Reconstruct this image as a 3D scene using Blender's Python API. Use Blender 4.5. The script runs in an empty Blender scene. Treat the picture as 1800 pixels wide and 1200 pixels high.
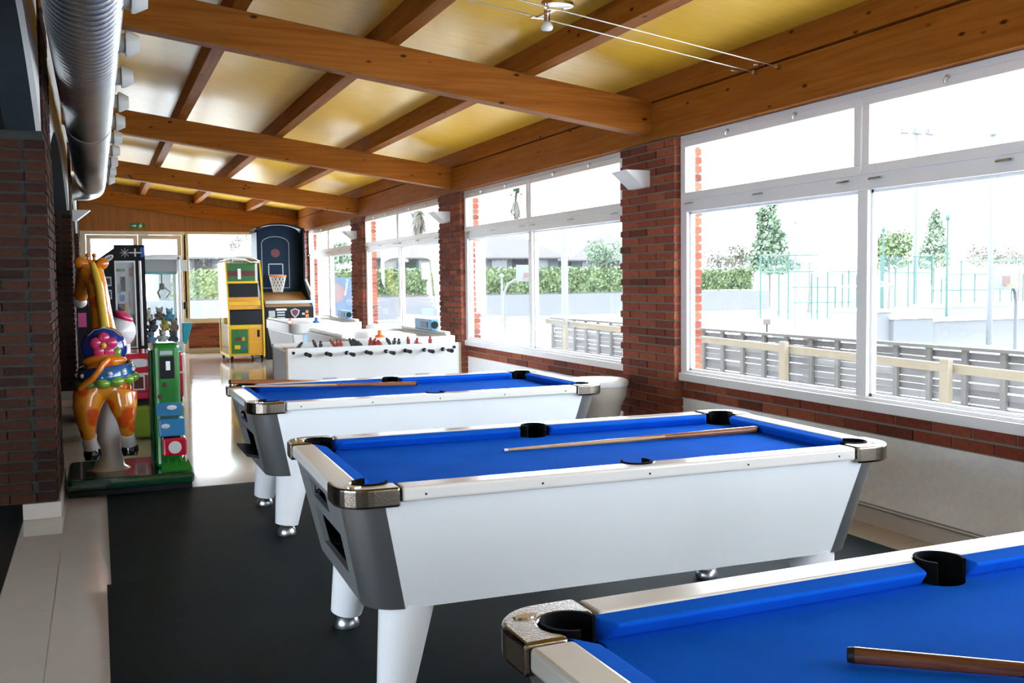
import bpy, bmesh, math, random
from mathutils import Vector, Matrix

# ------------------------------------------------------------------ camera, light, exposure
S = bpy.context.scene
COL = S.collection
CAM_F, CAM_YAW, CAM_PITCH, CAM_ROLL, CAM_H = 1750.0, 0.3947, 0.0618, -0.0116, 1.4672   # focal length in px of 1800
cam = bpy.data.cameras.new('camera'); cam_o = bpy.data.objects.new('camera', cam); COL.objects.link(cam_o)
cam.sensor_width = 36.0; cam.lens = CAM_F / 1800 * 36; cam.clip_start = 0.05; cam.clip_end = 500
FW = Vector((math.sin(CAM_YAW) * math.cos(CAM_PITCH), math.cos(CAM_YAW) * math.cos(CAM_PITCH), -math.sin(CAM_PITCH)))
_r = Vector((math.cos(CAM_YAW), -math.sin(CAM_YAW), 0)); _u = _r.cross(FW)
RT = math.cos(CAM_ROLL) * _r + math.sin(CAM_ROLL) * _u
UP = -math.sin(CAM_ROLL) * _r + math.cos(CAM_ROLL) * _u
mw = Matrix((RT, UP, -FW)).transposed().to_4x4(); mw.translation = Vector((0, 0, CAM_H))
cam_o.matrix_world = mw
S.camera = cam_o

world = bpy.data.worlds.new('overcast_sky'); S.world = world; world.use_nodes = True
bg = world.node_tree.nodes['Background']
bg.inputs['Color'].default_value = (0.80, 0.875, 1.0, 1); bg.inputs['Strength'].default_value = 15.0
S.view_settings.view_transform = 'Standard'; S.view_settings.look = 'None'
S.view_settings.exposure = 0.0; S.view_settings.gamma = 1.0; S.view_settings.use_curve_mapping = False
S.cycles.max_bounces = 8; S.cycles.diffuse_bounces = 5; S.cycles.transparent_max_bounces = 24
S.cycles.caustics_reflective = False; S.cycles.caustics_refractive = False

def at(px, py, x=None, y=None, z=None):
    """point of the place seen at a photo pixel, at a known world x, y or z"""
    d = FW + (px - 900) / CAM_F * RT - (py - 600) / CAM_F * UP
    t = x / d.x if x is not None else y / d.y if y is not None else (z - CAM_H) / d.z
    return Vector((0, 0, CAM_H)) + t * d

# ------------------------------------------------------------------ helpers
rnd = random.Random(7)
def tag(o, label=None, cat=None, group=None, kind=None):
    for k, v in (('label', label), ('category', cat), ('group', group), ('kind', kind)):
        if v: o[k] = v
    return o
def empty(name, loc=(0, 0, 0), rz=0.0, label=None, cat=None, group=None, kind=None):
    o = bpy.data.objects.new(name, None); COL.objects.link(o)
    o.location = loc; o.rotation_euler = (0, 0, rz); o.empty_display_size = 0.05
    return tag(o, label, cat, group, kind)
def inst(src, parent=None, loc=None, rot=None, scale=None):
    o = src.copy(); COL.objects.link(o); o.parent = parent
    if loc is not None: o.location = loc
    if rot is not None: o.rotation_euler = rot
    if scale is not None: o.scale = scale
    return o
def copy_tree(o, parent=None):
    c = o.copy(); COL.objects.link(c); c.parent = parent
    for ch in o.children: copy_tree(ch, c)
    return c

class MB:
    def __init__(s): s.v = []; s.f = []
    def add(s, vs, fs):
        b = len(s.v); s.v += [tuple(v) for v in vs]; s.f += [tuple(i + b for i in f) for f in fs]; return s
    def hexa(s, p):   # p: bottom 4 (ccw), top 4
        return s.add(p, [(3, 2, 1, 0), (4, 5, 6, 7), (0, 1, 5, 4), (1, 2, 6, 5), (2, 3, 7, 6), (3, 0, 4, 7)])
    def box(s, x0, x1, y0, y1, z0, z1):
        return s.hexa([(x0, y0, z0), (x1, y0, z0), (x1, y1, z0), (x0, y1, z0), (x0, y0, z1), (x1, y0, z1), (x1, y1, z1), (x0, y1, z1)])
    def bar(s, a, b, w, h, up=(0, 0, 1)):
        a, b = Vector(a), Vector(b); d = (b - a).normalized(); u = Vector(up)
        r = d.cross(u)
        if r.length < 1e-4: r = d.cross(Vector((1, 0, 0)))
        r.normalize(); u = r.cross(d)
        q = [(-w / 2, -h / 2), (w / 2, -h / 2), (w / 2, h / 2), (-w / 2, h / 2)]
        return s.hexa([a + r * i + u * j for i, j in q] + [b + r * i + u * j for i, j in q])
    def tube(s, pts, rad, n=12, caps=True, flat=1.0):
        pts = [Vector(p) for p in pts]
        if not hasattr(rad, '__len__'): rad = [rad] * len(pts)
        d0 = (pts[1] - pts[0]).normalized()
        ref = Vector((0, 0, 1)) if abs(d0.z) < 0.9 else Vector((0, 1, 0))
        r = d0.cross(ref).normalized(); vs = []
        for i, p in enumerate(pts):
            a = pts[max(i - 1, 0)]; b = pts[min(i + 1, len(pts) - 1)]; d = (b - a).normalized()
            r = (r - d * r.dot(d)).normalized(); u = d.cross(r)
            for k in range(n):
                t = 2 * math.pi * k / n
                vs.append(p + r * (math.cos(t) * rad[i]) + u * (math.sin(t) * rad[i] * flat))
        fs = []
        for i in range(len(pts) - 1):
            for k in range(n):
                fs.append((i * n + k, i * n + (k + 1) % n, (i + 1) * n + (k + 1) % n, (i + 1) * n + k))
        if caps:
            fs.append(tuple(range(n - 1, -1, -1))); m = (len(pts) - 1) * n; fs.append(tuple(range(m, m + n)))
        return s.add(vs, fs)
    def cyl(s, a, b, r0, r1=None, n=16, caps=True):
        return s.tube([a, b], [r0, r0 if r1 is None else r1], n, caps)
    def lathe(s, prof, n=24, c=(0, 0, 0), a0=0.0, a1=2 * math.pi):
        full = abs(a1 - a0 - 2 * math.pi) < 1e-6; m = n if full else n + 1; vs = []
        for r, z in prof:
            for k in range(m):
                t = a0 + (a1 - a0) * k / n
                vs.append((c[0] + r * math.cos(t), c[1] + r * math.sin(t), c[2] + z))
        fs = []
        for i in range(len(prof) - 1):
            for k in range(n):
                k2 = (k + 1) % m
                fs.append((i * m + k, i * m + k2, (i + 1) * m + k2, (i + 1) * m + k))
        return s.add(vs, fs)
    def prism(s, poly, z0, z1, f=lambda x, y, z: (x, y, z)):
        n = len(poly)
        vs = [f(x, y, z0) for x, y in poly] + [f(x, y, z1) for x, y in poly]
        fs = [tuple(range(n - 1, -1, -1)), tuple(range(n, 2 * n))] + [(i, (i + 1) % n, n + (i + 1) % n, n + i) for i in range(n)]
        return s.add(vs, fs)
    def ell(s, c, r, nu=16, nv=10, rot=None):
        c = Vector(c)
        if not hasattr(r, '__len__'): r = (r, r, r)
        vs = []
        for j in range(nv + 1):
            ph = math.pi * j / nv
            for i in range(nu):
                t = 2 * math.pi * i / nu
                p = Vector((r[0] * math.sin(ph) * math.cos(t), r[1] * math.sin(ph) * math.sin(t), r[2] * math.cos(ph)))
                if rot is not None: p = rot @ p
                vs.append(c + p)
        fs = []
        for j in range(nv):
            for i in range(nu):
                a, b, cc, d = j * nu + i, j * nu + (i + 1) % nu, (j + 1) * nu + (i + 1) % nu, (j + 1) * nu + i
                fs.append((a, b, cc) if j == nv - 1 else (a, cc, d) if j == 0 else (a, b, cc, d))
        return s.add(vs, fs)
    def build(s, name, mat, parent=None, smooth=None, bevel=0.0, seg=2, loc=None, rot=None, norm=True):
        me = bpy.data.meshes.new(name); me.from_pydata(s.v, [], s.f)
        if norm:
            bm = bmesh.new(); bm.from_mesh(me); bmesh.ops.recalc_face_normals(bm, faces=bm.faces); bm.to_mesh(me); bm.free()
        me.update()
        if smooth is not None:
            me.polygons.foreach_set('use_smooth', [True] * len(me.polygons))
            me.set_sharp_from_angle(angle=math.radians(smooth))
        me.materials.append(mat)
        o = bpy.data.objects.new(name, me); COL.objects.link(o); o.parent = parent
        if loc is not None: o.location = loc
        if rot is not None: o.rotation_euler = rot
        if bevel:
            m = o.modifiers.new('edge', 'BEVEL'); m.width = bevel; m.segments = seg; m.limit_method = 'ANGLE'; m.angle_limit = math.radians(35)
        return o

def NT(name):
    m = bpy.data.materials.new(name); m.use_nodes = True
    nt = m.node_tree; return m, nt, nt.nodes['Principled BSDF'], nt.nodes, nt.links
def rgb(*c): return (c[0], c[1], c[2], 1)
def mat(name, c, rough=0.5, metal=0.0, spec=0.5, var=0.0, vscale=8.0, bump=0.0, bscale=60.0, coat=0.0, emit=None, alpha=None, stretch=None, rvar=0.0):
    m, nt, b, N, L = NT(name)
    b.inputs['Base Color'].default_value = rgb(*c); b.inputs['Roughness'].default_value = rough
    b.inputs['Metallic'].default_value = metal; b.inputs['Specular IOR Level'].default_value = spec
    b.inputs['Coat Weight'].default_value = coat; b.inputs['Coat Roughness'].default_value = 0.08
    if emit: b.inputs['Emission Color'].default_value = rgb(*emit[0]); b.inputs['Emission Strength'].default_value = emit[1]
    if alpha is not None: b.inputs['Alpha'].default_value = alpha
    if var or bump or rvar:
        tc = N.new('ShaderNodeTexCoord'); mp = N.new('ShaderNodeMapping'); L.new(tc.outputs['Object'], mp.inputs['Vector'])
        if stretch: mp.inputs['Scale'].default_value = stretch
    if var or rvar:
        n = N.new('ShaderNodeTexNoise'); n.inputs['Scale'].default_value = vscale; n.inputs['Detail'].default_value = 5
        L.new(mp.outputs['Vector'], n.inputs['Vector'])
    if var:
        mx = N.new('ShaderNodeMix'); mx.data_type = 'RGBA'
        mx.inputs[6].default_value = rgb(*[x * (1 - var) for x in c]); mx.inputs[7].default_value = rgb(*[min(1, x * (1 + var)) for x in c])
        L.new(n.outputs['Fac'], mx.inputs[0]); L.new(mx.outputs[2], b.inputs['Base Color'])
    if rvar:
        mr = N.new('ShaderNodeMapRange'); mr.inputs[3].default_value = max(0, rough - rvar); mr.inputs[4].default_value = rough + rvar
        L.new(n.outputs['Fac'], mr.inputs[0]); L.new(mr.outputs[0], b.inputs['Roughness'])
    if bump:
        n2 = N.new('ShaderNodeTexNoise'); n2.inputs['Scale'].default_value = bscale; n2.inputs['Detail'].default_value = 4
        L.new(mp.outputs['Vector'], n2.inputs['Vector'])
        bp = N.new('ShaderNodeBump'); bp.inputs['Strength'].default_value = bump; bp.inputs['Distance'].default_value = 0.01
        L.new(n2.outputs['Fac'], bp.inputs['Height']); L.new(bp.outputs['Normal'], b.inputs['Normal'])
    return m
def wood(name, c1, c2, axis=0, rough=0.35, knots=True, coat=0.2, gs=1.0, knot_s=1.0):
    m, nt, b, N, L = NT(name)
    tc = N.new('ShaderNodeTexCoord'); mp = N.new('ShaderNodeMapping'); L.new(tc.outputs['Object'], mp.inputs['Vector'])
    sc = [14 * gs] * 3; sc[axis] = 0.7 * gs; mp.inputs['Scale'].default_value = sc
    n = N.new('ShaderNodeTexNoise'); n.inputs['Scale'].default_value = 2.2; n.inputs['Detail'].default_value = 8; n.inputs['Distortion'].default_value = 0.6
    L.new(mp.outputs['Vector'], n.inputs['Vector'])
    cr = N.new('ShaderNodeValToRGB'); cr.color_ramp.elements[0].position = 0.3; cr.color_ramp.elements[1].position = 0.72
    cr.color_ramp.elements[0].color = rgb(*c1); cr.color_ramp.elements[1].color = rgb(*c2); L.new(n.outputs['Fac'], cr.inputs['Fac'])
    out = cr.outputs['Color']
    if knots:
        mk = N.new('ShaderNodeMapping'); ks = [9 * knot_s] * 3; ks[axis] = 4.0 * knot_s; mk.inputs['Scale'].default_value = ks; L.new(tc.outputs['Object'], mk.inputs['Vector'])
        v = N.new('ShaderNodeTexVoronoi'); v.inputs['Scale'].default_value = 1.0; L.new(mk.outputs['Vector'], v.inputs['Vector'])
        r2 = N.new('ShaderNodeValToRGB'); r2.color_ramp.elements[0].position = 0.06; r2.color_ramp.elements[1].position = 0.13
        r2.color_ramp.elements[0].color = rgb(0.12, 0.10, 0.10); r2.color_ramp.elements[1].color = rgb(1, 1, 1); L.new(v.outputs['Distance'], r2.inputs['Fac'])
        mx = N.new('ShaderNodeMix'); mx.data_type = 'RGBA'; mx.blend_type = 'MULTIPLY'; mx.inputs[0].default_value = 1
        L.new(out, mx.inputs[6]); L.new(r2.outputs['Color'], mx.inputs[7]); out = mx.outputs[2]
    L.new(out, b.inputs['Base Color']); b.inputs['Roughness'].default_value = rough; b.inputs['Specular IOR Level'].default_value = 0.3 if coat else 0.1; b.inputs['Coat Weight'].default_value = coat; b.inputs['Coat Roughness'].default_value = 0.2
    return m
def brick_mat(name, a, bcol, dark, rough=0.75):
    m, nt, b, N, L = NT(name)
    oi = N.new('ShaderNodeObjectInfo'); cr = N.new('ShaderNodeValToRGB')
    e = cr.color_ramp.elements; e[0].color = rgb(*dark); e[1].color = rgb(*bcol); e.new(0.35).color = rgb(*a); e.new(0.7).color = rgb(*[(p + q) / 2 for p, q in zip(a, bcol)])
    L.new(oi.outputs['Random'], cr.inputs['Fac'])
    tc = N.new('ShaderNodeTexCoord'); n = N.new('ShaderNodeTexNoise'); n.inputs['Scale'].default_value = 35; n.inputs['Detail'].default_value = 6
    L.new(tc.outputs['Object'], n.inputs['Vector'])
    mx = N.new('ShaderNodeMix'); mx.data_type = 'RGBA'; mx.blend_type = 'OVERLAY'; mx.inputs[0].default_value = 0.55
    L.new(cr.outputs['Color'], mx.inputs[6]); L.new(n.outputs['Color'], mx.inputs[7])
    hs = N.new('ShaderNodeHueSaturation'); hs.inputs['Saturation'].default_value = 0.95; L.new(mx.outputs[2], hs.inputs['Color'])
    L.new(hs.outputs['Color'], b.inputs['Base Color']); b.inputs['Roughness'].default_value = rough; b.inputs['Specular IOR Level'].default_value = 0.15
    bp = N.new('ShaderNodeBump'); bp.inputs['Strength'].default_value = 0.5; bp.inputs['Distance'].default_value = 0.006
    L.new(n.outputs['Fac'], bp.inputs['Height']); L.new(bp.outputs['Normal'], b.inputs['Normal'])
    return m
def glass(name, tint=(0.97, 0.99, 0.98), refl=0.06):
    m = bpy.data.materials.new(name); m.use_nodes = True; nt = m.node_tree; N = nt.nodes; L = nt.links; N.clear()
    o = N.new('ShaderNodeOutputMaterial'); t = N.new('ShaderNodeBsdfTransparent'); g = N.new('ShaderNodeBsdfGlossy')
    t.inputs['Color'].default_value = rgb(*tint); g.inputs['Roughness'].default_value = 0.02
    lw = N.new('ShaderNodeLayerWeight'); lw.inputs['Blend'].default_value = 0.5
    pw = N.new('ShaderNodeMath'); pw.operation = 'POWER'; pw.inputs[1].default_value = 5; L.new(lw.outputs['Facing'], pw.inputs[0])
    ml = N.new('ShaderNodeMath'); ml.operation = 'MULTIPLY_ADD'; ml.inputs[1].default_value = 0.38; ml.inputs[2].default_value = refl * 0.5; L.new(pw.outputs[0], ml.inputs[0])
    mx = N.new('ShaderNodeMixShader'); L.new(ml.outputs[0], mx.inputs[0]); L.new(t.outputs[0], mx.inputs[1]); L.new(g.outputs[0], mx.inputs[2]); L.new(mx.outputs[0], o.inputs['Surface'])
    return m

M = {}
M['white_frame'] = mat('white_window_frame', (0.84, 0.84, 0.86), 0.35)
M['cream_frame'] = mat('cream_door_frame', (0.62, 0.55, 0.44), 0.4)
M['glass'] = glass('window_glass')
M['plaster'] = mat('white_plaster', (0.80, 0.80, 0.78), 0.85, var=0.06, vscale=3, bump=0.25, bscale=90)
M['dado'] = mat('grey_white_render', (0.90, 0.92, 0.95), 0.8, var=0.1, vscale=25, bump=0.35, bscale=140)
M['beam'] = wood('glulam_beam', (0.24, 0.072, 0.009), (0.36, 0.125, 0.020), 0, 0.6, coat=0.0)
M['beam_y'] = wood('glulam_beam_long', (0.24, 0.072, 0.009), (0.36, 0.125, 0.020), 1, 0.6, coat=0.0)
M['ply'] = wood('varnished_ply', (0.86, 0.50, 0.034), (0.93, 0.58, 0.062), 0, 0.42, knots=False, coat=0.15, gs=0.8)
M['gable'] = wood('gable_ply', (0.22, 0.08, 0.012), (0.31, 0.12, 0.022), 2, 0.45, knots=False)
M['brick_shade_toned'] = brick_mat('shade_toned_brown_brick', (0.036, 0.011, 0.006), (0.056, 0.017, 0.008), (0.018, 0.007, 0.004))  # brown brick, its colour darkened further for the shade on the arcade side
M['mortar_shade_toned'] = mat('shade_toned_mortar', (0.024, 0.026, 0.022), 0.95, var=0.2, vscale=20, bump=0.5, bscale=80)  # joints darkened the same way, arcade shade put into the colour
M['brick'] = brick_mat('red_brick', (0.24, 0.045, 0.022), (0.34, 0.085, 0.035), (0.12, 0.03, 0.018))
M['mortar'] = mat('grey_mortar', (0.22, 0.20, 0.16), 0.95, var=0.2, vscale=20, bump=0.5, bscale=80)
M['tile'] = mat('polished_beige_tile', (0.46, 0.405, 0.355), 0.09, spec=0.7, var=0.07, vscale=3, rvar=0.04)
M['grout'] = mat('grout', (0.30, 0.26, 0.22), 0.8)
M['skirt'] = mat('stone_skirting', (0.52, 0.47, 0.42), 0.3)
M['dark_floor'] = mat('dark_floor', (0.03, 0.032, 0.03), 0.35)
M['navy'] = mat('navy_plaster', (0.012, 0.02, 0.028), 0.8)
M['mat'] = mat('black_rubber_mat', (0.0035, 0.007, 0.0075), 0.62, spec=0.09, var=0.35, vscale=2.5, bump=0.25, bscale=260, rvar=0.06)
M['black'] = mat('black_plastic', (0.008, 0.008, 0.010), 0.5, spec=0.2)
M['black_matt'] = mat('black_recess', (0.003, 0.003, 0.003), 0.95, spec=0.05)
M['chrome'] = mat('chrome', (0.72, 0.71, 0.70), 0.14, 1.0)
M['steel'] = mat('brushed_steel', (0.55, 0.56, 0.57), 0.32, 1.0)
M['duct'] = mat('galvanised_duct', (0.62, 0.64, 0.66), 0.33, 1.0, var=0.12, vscale=2.0)
# ------------------------------------------------------------------ the setting
YN, YF = -7.1, 21.9                       # ends of the hall
XW, XP = 4.19, 4.11                       # dado face, pillar face
SLOPE = 0.1345
def zbeam(x): return 2.597 + (4.07 - x) * SLOPE
def zceil(x): return zbeam(x) + 0.26 + 0.17
PIERS = [(-3.10, -2.25), (1.75, 2.60), (6.606, 7.454), (11.469, 12.306), (16.309, 17.099), (21.047, YF)]

_box_cache = {}
def unit_box(name, dx, dy, dz, m):
    """shared mesh of one brick or tile, origin at its low corner"""
    k = (name, round(dx, 3), round(dy, 3), round(dz, 3), m.name)
    if k not in _box_cache:
        me = bpy.data.meshes.new(name); b = MB().box(0, k[1], 0, k[2], 0, k[3]); me.from_pydata(b.v, [], b.f); me.materials.append(m); _box_cache[k] = me
    return _box_cache[k]
def piece(name, parent, x, y, z, dx, dy, dz, m):
    o = bpy.data.objects.new(name, unit_box(name, dx, dy, dz, m)); COL.objects.link(o); o.parent = parent; o.location = (x, y, z); return o
COURSE, BL, JT = 0.0668, 0.262, 0.015
def runs(a, b, off):
    """cut a-b into bricks with a bond offset"""
    out = []; p = a - off
    while p < b - 0.02:
        q = min(p + BL, b); s0 = max(p, a)
        if q - s0 > 0.03: out.append((s0, q))
        p += BL + JT * 0.8
    return out
def brick_pillar(x0, x1, y0, y1, z0, z1, room_side, bm_='brick', mm_='mortar', label_name='brick_pillar'):
    """room_side: -1 when the room lies at lower x, +1 at higher x; bricks on the room face and on the face towards low y"""
    root = empty(label_name, (0, 0, 0), kind='structure')
    MB().box(x0 + 0.012, x1 - 0.012, y0 + 0.012, y1 - 0.012, z0, z1).build('mortar_core', M[mm_], root)
    n = int((z1 - z0) / COURSE + 0.001)
    for c in range(n):
        z = z0 + c * COURSE + JT * 0.5; h = COURSE - JT; odd = c % 2
        d = 0.115
        for s0, s1 in runs(y0, y1, 0.13 if odd else 0.0):
            e = rnd.uniform(-0.003, 0.003)
            if room_side < 0: piece('brick', root, x0 + e, s0, z, d, s1 - s0, h, M[bm_])
            else: piece('brick', root, x1 - d + e, s0, z, d, s1 - s0, h, M[bm_])
        a, b = (x0 + d + JT, x1) if room_side < 0 else (x0, x1 - d - JT)
        for s0, s1 in runs(a, b, 0.0 if odd else 0.13):
            piece('brick', root, s0, y0 + rnd.uniform(-0.003, 0.003), z, s1 - s0, d, h, M[bm_])
    return root

# floor: grout bed, polished tiles where they show, plain slab under the mats and behind the viewer
floor = MB().box(-0.47, XW + 0.02, YN, YF, -0.12, -0.003).build('floor', M['grout']); tag(floor, kind='structure')
MB().box(0.06, XW, YN, 7.2, -0.02, -0.0015).build('floor_panel', M['tile'], floor)
tx = [-0.47, -0.23] + [-0.23 + 0.75 * k for k in range(1, 6)] + [XW]
ty = [YN + 0.75 * k for k in range(0, 39)] + [YF]
for i in range(len(tx) - 1):
    for j in range(len(ty) - 1):
        x0, x1, y0, y1 = tx[i], tx[i + 1], ty[j], ty[j + 1]
        if y1 < 2.2 or (x0 >= 0.5 and y1 < 7.3 and x1 < 3.7): continue
        piece('tile', floor, x0 + 0.0012, y0 + 0.0012, -0.02, x1 - x0 - 0.0024, y1 - y0 - 0.0024, 0.02, M['tile'])
tag(MB().box(-4.6, -0.47, YN, YF, -0.12, -0.03).build('floor_side_room', M['dark_floor']), kind='structure')

# window wall: rendered dado, two courses of brick, window strips, pillars
wr = MB().box(XW, XW + 0.2, YN, YF, -0.1, 0.538).build('wall_right', M['dado']); tag(wr, kind='structure')
MB().box(XW + 0.008, XW + 0.19, YN, YF, 0.538, 0.676).build('mortar_core', M['mortar'], wr)
for c in range(2):
    for a, b in zip(PIERS[1:-1], PIERS[2:]):
        for s0, s1 in runs(a[1], b[0], 0.13 * c):
            piece('brick', wr, XW + rnd.uniform(-0.004, 0.001), s0, 0.538 + 0.069 * c + 0.008, 0.11, s1 - s0, 0.069 - 0.014, M['brick'])
bb = MB().box(XW - 0.012, XW, YN, YF, 0, 0.085).build('baseboard_right', M['skirt']); tag(bb, kind='structure')
MB().tube([(XW - 0.008, YN, 0.098), (XW - 0.008, YF, 0.098)], 0.006, 6).build('trim_strip', M['grout'], bb)
MB().tube([(XW - 0.008, YN, 0.118), (XW - 0.008, YF, 0.118)], 0.004, 6).build('trim_strip', M['grout'], bb)
for a, b in PIERS:
    if b < 0:
        p = MB().box(XP, 4.36, a, b, 0, 2.547).build('brick_pillar', M['mortar']); tag(p, kind='structure'); continue
    if a < 3:
        p = MB().box(XP, 4.36, a, b, 0, 2.547).build('brick_pillar', M['mortar']); tag(p, kind='structure'); continue
    brick_pillar(XP, 4.36, a, b, 0, 2.547, -1)

XF0, XF1 = 4.168, 4.245                  # frame depth
ZS0, ZS1, ZT0, ZT1, ZH0, ZH1 = 0.676, 0.756, 1.968, 2.085, 2.462, 2.547
latch_src = hook_src = None
def window(n, y0, y1):
    global latch_src, hook_src
    w = empty('window_%d' % n, (0, 0, 0), kind='structure'); ym = (y0 + y1) / 2 + 0.03; st = 0.085; wm = M['white_frame']
    f = MB(); f.box(XF0 - 0.02, XF1 + 0.03, y0, y1, ZS0, ZS1 - 0.02); f.box(XF0, XF1, y0, y1, ZS1 - 0.02, ZS1); f.box(XF0, XF1, y0, y1, ZH0, ZH1)
    f.box(XF0, XF1, y0, y0 + st, ZS1, ZH0); f.box(XF0, XF1, y1 - st, y1, ZS1, ZH0)
    f.build('frame', wm, w, bevel=0.004)
    MB().box(XF0, XF1, y0 + st, y1 - st, ZT0, ZT1).build('transom', wm, w, bevel=0.004)
    MB().box(XF0, XF1, ym - 0.043, ym + 0.043, ZS1, ZT0).build('mullion', wm, w, bevel=0.004)
    for a, b in ((y0 + 0.03, ym - 0.006), (ym + 0.006, y1 - 0.03)):
        s = MB(); x0, x1 = XF0 - 0.014, XF1 - 0.02; t = 0.058
        s.box(x0, x1, a, b, ZT1 - 0.03, ZT1 + t - 0.03); s.box(x0, x1, a, b, ZH0 - 0.01, ZH0 + 0.045); s.box(x0, x1, a, a + t, ZT1 + t - 0.03, ZH0 - 0.01); s.box(x0, x1, b - t, b, ZT1 + t - 0.03, ZH0 - 0.01)
        sash = s.build('sash', wm, w, bevel=0.004)
        MB().box(4.2, 4.206, a + t, b - t, ZT1 + t - 0.03, ZH0 - 0.01).build('pane', M['glass'], sash)
        for fr in (0.06, 0.5, 0.93):
            y = b - (b - a) * fr
            if latch_src is None:
                l = MB(); l.box(-0.012, 0, -0.045, 0.045, -0.007, 0.004); l.tube([(-0.012, -0.03, 0), (-0.026, -0.01, -0.004), (-0.026, 0.035, -0.006)], 0.006, 6); latch_src = l.build('latch', M['steel'], w, smooth=40, loc=(x0, y, ZT0 + 0.062))
            else: inst(latch_src, w, (x0, y, ZT0 + 0.062))
        for fr in (0.32, 0.70):
            y = b - (b - a) * fr
            if hook_src is None:
                l = MB(); l.cyl((-0.004, 0, 0), (-0.02, 0, 0), 0.012, n=8); l.tube([(-0.02, 0, 0), (-0.028, 0.005, -0.012), (-0.02, 0.012, -0.028)], 0.005, 6); hook_src = l.build('hook', M['steel'], w, smooth=40, loc=(x0, y, ZH0 + 0.038))
            else: inst(hook_src, w, (x0, y, ZH0 + 0.038))
    for a, b in ((y0 + st, ym - 0.043), (ym + 0.043, y1 - st)):
        MB().box(4.205, 4.211, a, b, ZS1, ZT0).build('pane', M['glass'], w)
        g = MB(); x0, x1 = 4.196, 4.218; t = 0.018
        g.box(x0, x1, a, a + t, ZS1, ZT0); g.box(x0, x1, b - t, b, ZS1, ZT0); g.box(x0, x1, a, b, ZS1, ZS1 + t); g.box(x0, x1, a, b, ZT0 - t, ZT0)
        g.build('glazing_bead', wm, w)
    MB().box(XF1 + 0.03, 4.42, y0, y1, ZS0 - 0.03, ZS0).build('sill', M['skirt'], w)
k = 1
for a, b in list(zip(PIERS[:-1], PIERS[1:]))[::-1]:
    window(6 - k, a[1], b[0]); k += 1

# roof timbers
pl = MB().box(4.09, 4.30, YN, YF, 2.547, 2.84).build('wall_plate_beam', M['beam_y'], bevel=0.006); tag(pl, kind='structure')
for yc in (-2.66, 2.18, 6.97, 11.75, 16.5):
    y0, y1 = yc - 0.07, yc + 0.07; m = MB()
    xa, xb = -0.5, 4.09
    m.hexa([(xa, y0, zbeam(xa)), (xb, y0, zbeam(xb)), (xb, y1, zbeam(xb)), (xa, y1, zbeam(xa)), (xa, y0, zbeam(xa) + 0.26), (xb, y0, zbeam(xb) + 0.26), (xb, y1, zbeam(xb) + 0.26), (xa, y1, zbeam(xa) + 0.26)])
    tag(m.build('ceiling_beam', M['beam'], bevel=0.006), kind='structure')
PX = [-0.11, 0.94, 1.99, 3.04, 4.14]
for x in PX:
    zb = zbeam(x) + 0.26 - (0.004 if x < 4 else 0); m = MB()
    w = 0.05
    m.hexa([(x - w, YN, zbeam(x - w) + 0.26), (x + w, YN, zbeam(x + w) + 0.26), (x + w, YF, zbeam(x + w) + 0.26), (x - w, YF, zbeam(x - w) + 0.26),
            (x - w, YN, zceil(x - w)), (x + w, YN, zceil(x + w)), (x + w, YF, zceil(x + w)), (x - w, YF, zceil(x - w))])
    tag(m.build('ceiling_beam', M['beam_y'], bevel=0.004), kind='structure')
def roofslab(x0, x1, y0, y1, d0, d1):
    return MB().hexa([(x0, y0, zceil(x0) + d0), (x1, y0, zceil(x1) + d0), (x1, y1, zceil(x1) + d0), (x0, y1, zceil(x0) + d0), (x0, y0, zceil(x0) + d1), (x1, y0, zceil(x1) + d1), (x1, y1, zceil(x1) + d1), (x0, y1, zceil(x0) + d1)])
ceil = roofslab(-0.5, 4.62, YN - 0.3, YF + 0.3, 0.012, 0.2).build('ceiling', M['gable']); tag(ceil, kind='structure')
cy = [YN, -2.66, 2.18, 6.97, 11.75, 16.5, YF]; cx = [-0.5] + [x for x in PX[:-1]] + [4.3]
for i in range(len(cx) - 1):
    for j in range(len(cy) - 1):
        ys = [cy[j], (cy[j] + cy[j + 1]) / 2, cy[j + 1]]
        for q in range(2):
            roofslab(cx[i] + 0.001, cx[i + 1] - 0.001, ys[q] + 0.0015, ys[q + 1] - 0.0015, 0.0, 0.012).build('panel', M['ply'], ceil)
tag(MB().box(4.25, 4.30, YN, YF, 2.84, 3.08).build('wall_plate_trim', M['beam_y']), kind='structure')

# arcade wall: white plaster with arches between brick pillars, a dark room behind
ARC = [(YN, 0.8), (1.9, 6.87), (8.0, 14.0), (15.4, 20.2)]
XA = -0.28; SPRING, RISE = 2.42, 0.50
wl = MB(); wc = MB()
ztop = 3.75
def band(y0, y1, za, zb):
    for w_, xa, xb in ((wl, XA - 0.03, XA), (wc, XA - 0.2, XA - 0.03)):
        w_.hexa([(xa, y0, za), (xb, y0, za), (xb, y1, zb), (xa, y1, zb), (xa, y0, ztop), (xb, y0, ztop), (xb, y1, ztop), (xa, y1, ztop)])
for a, b in ARC:
    n = 24; c = (a + b) / 2; h = (b - a) / 2
    for i in range(n):
        t0, t1 = -1 + 2 * i / n, -1 + 2 * (i + 1) / n
        band(c + h * t0, c + h * t1, SPRING + RISE * (1 - t0 * t0), SPRING + RISE * (1 - t1 * t1))
for a, b in ((0.8, 1.9), (6.87, 8.0), (14.0, 15.4), (20.2, YF)): band(a + 0.02, b - 0.02, SPRING + 0.01, SPRING + 0.01)
wlo = wl.build('wall_left', M['plaster']); tag(wlo, kind='structure')
wc.build('wall_core', M['navy'], wlo)
tag(MB().box(-0.95, -0.27, 0.8, 1.9, 0, 2.42).build('brick_pillar', M['mortar']), kind='structure')
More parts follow.
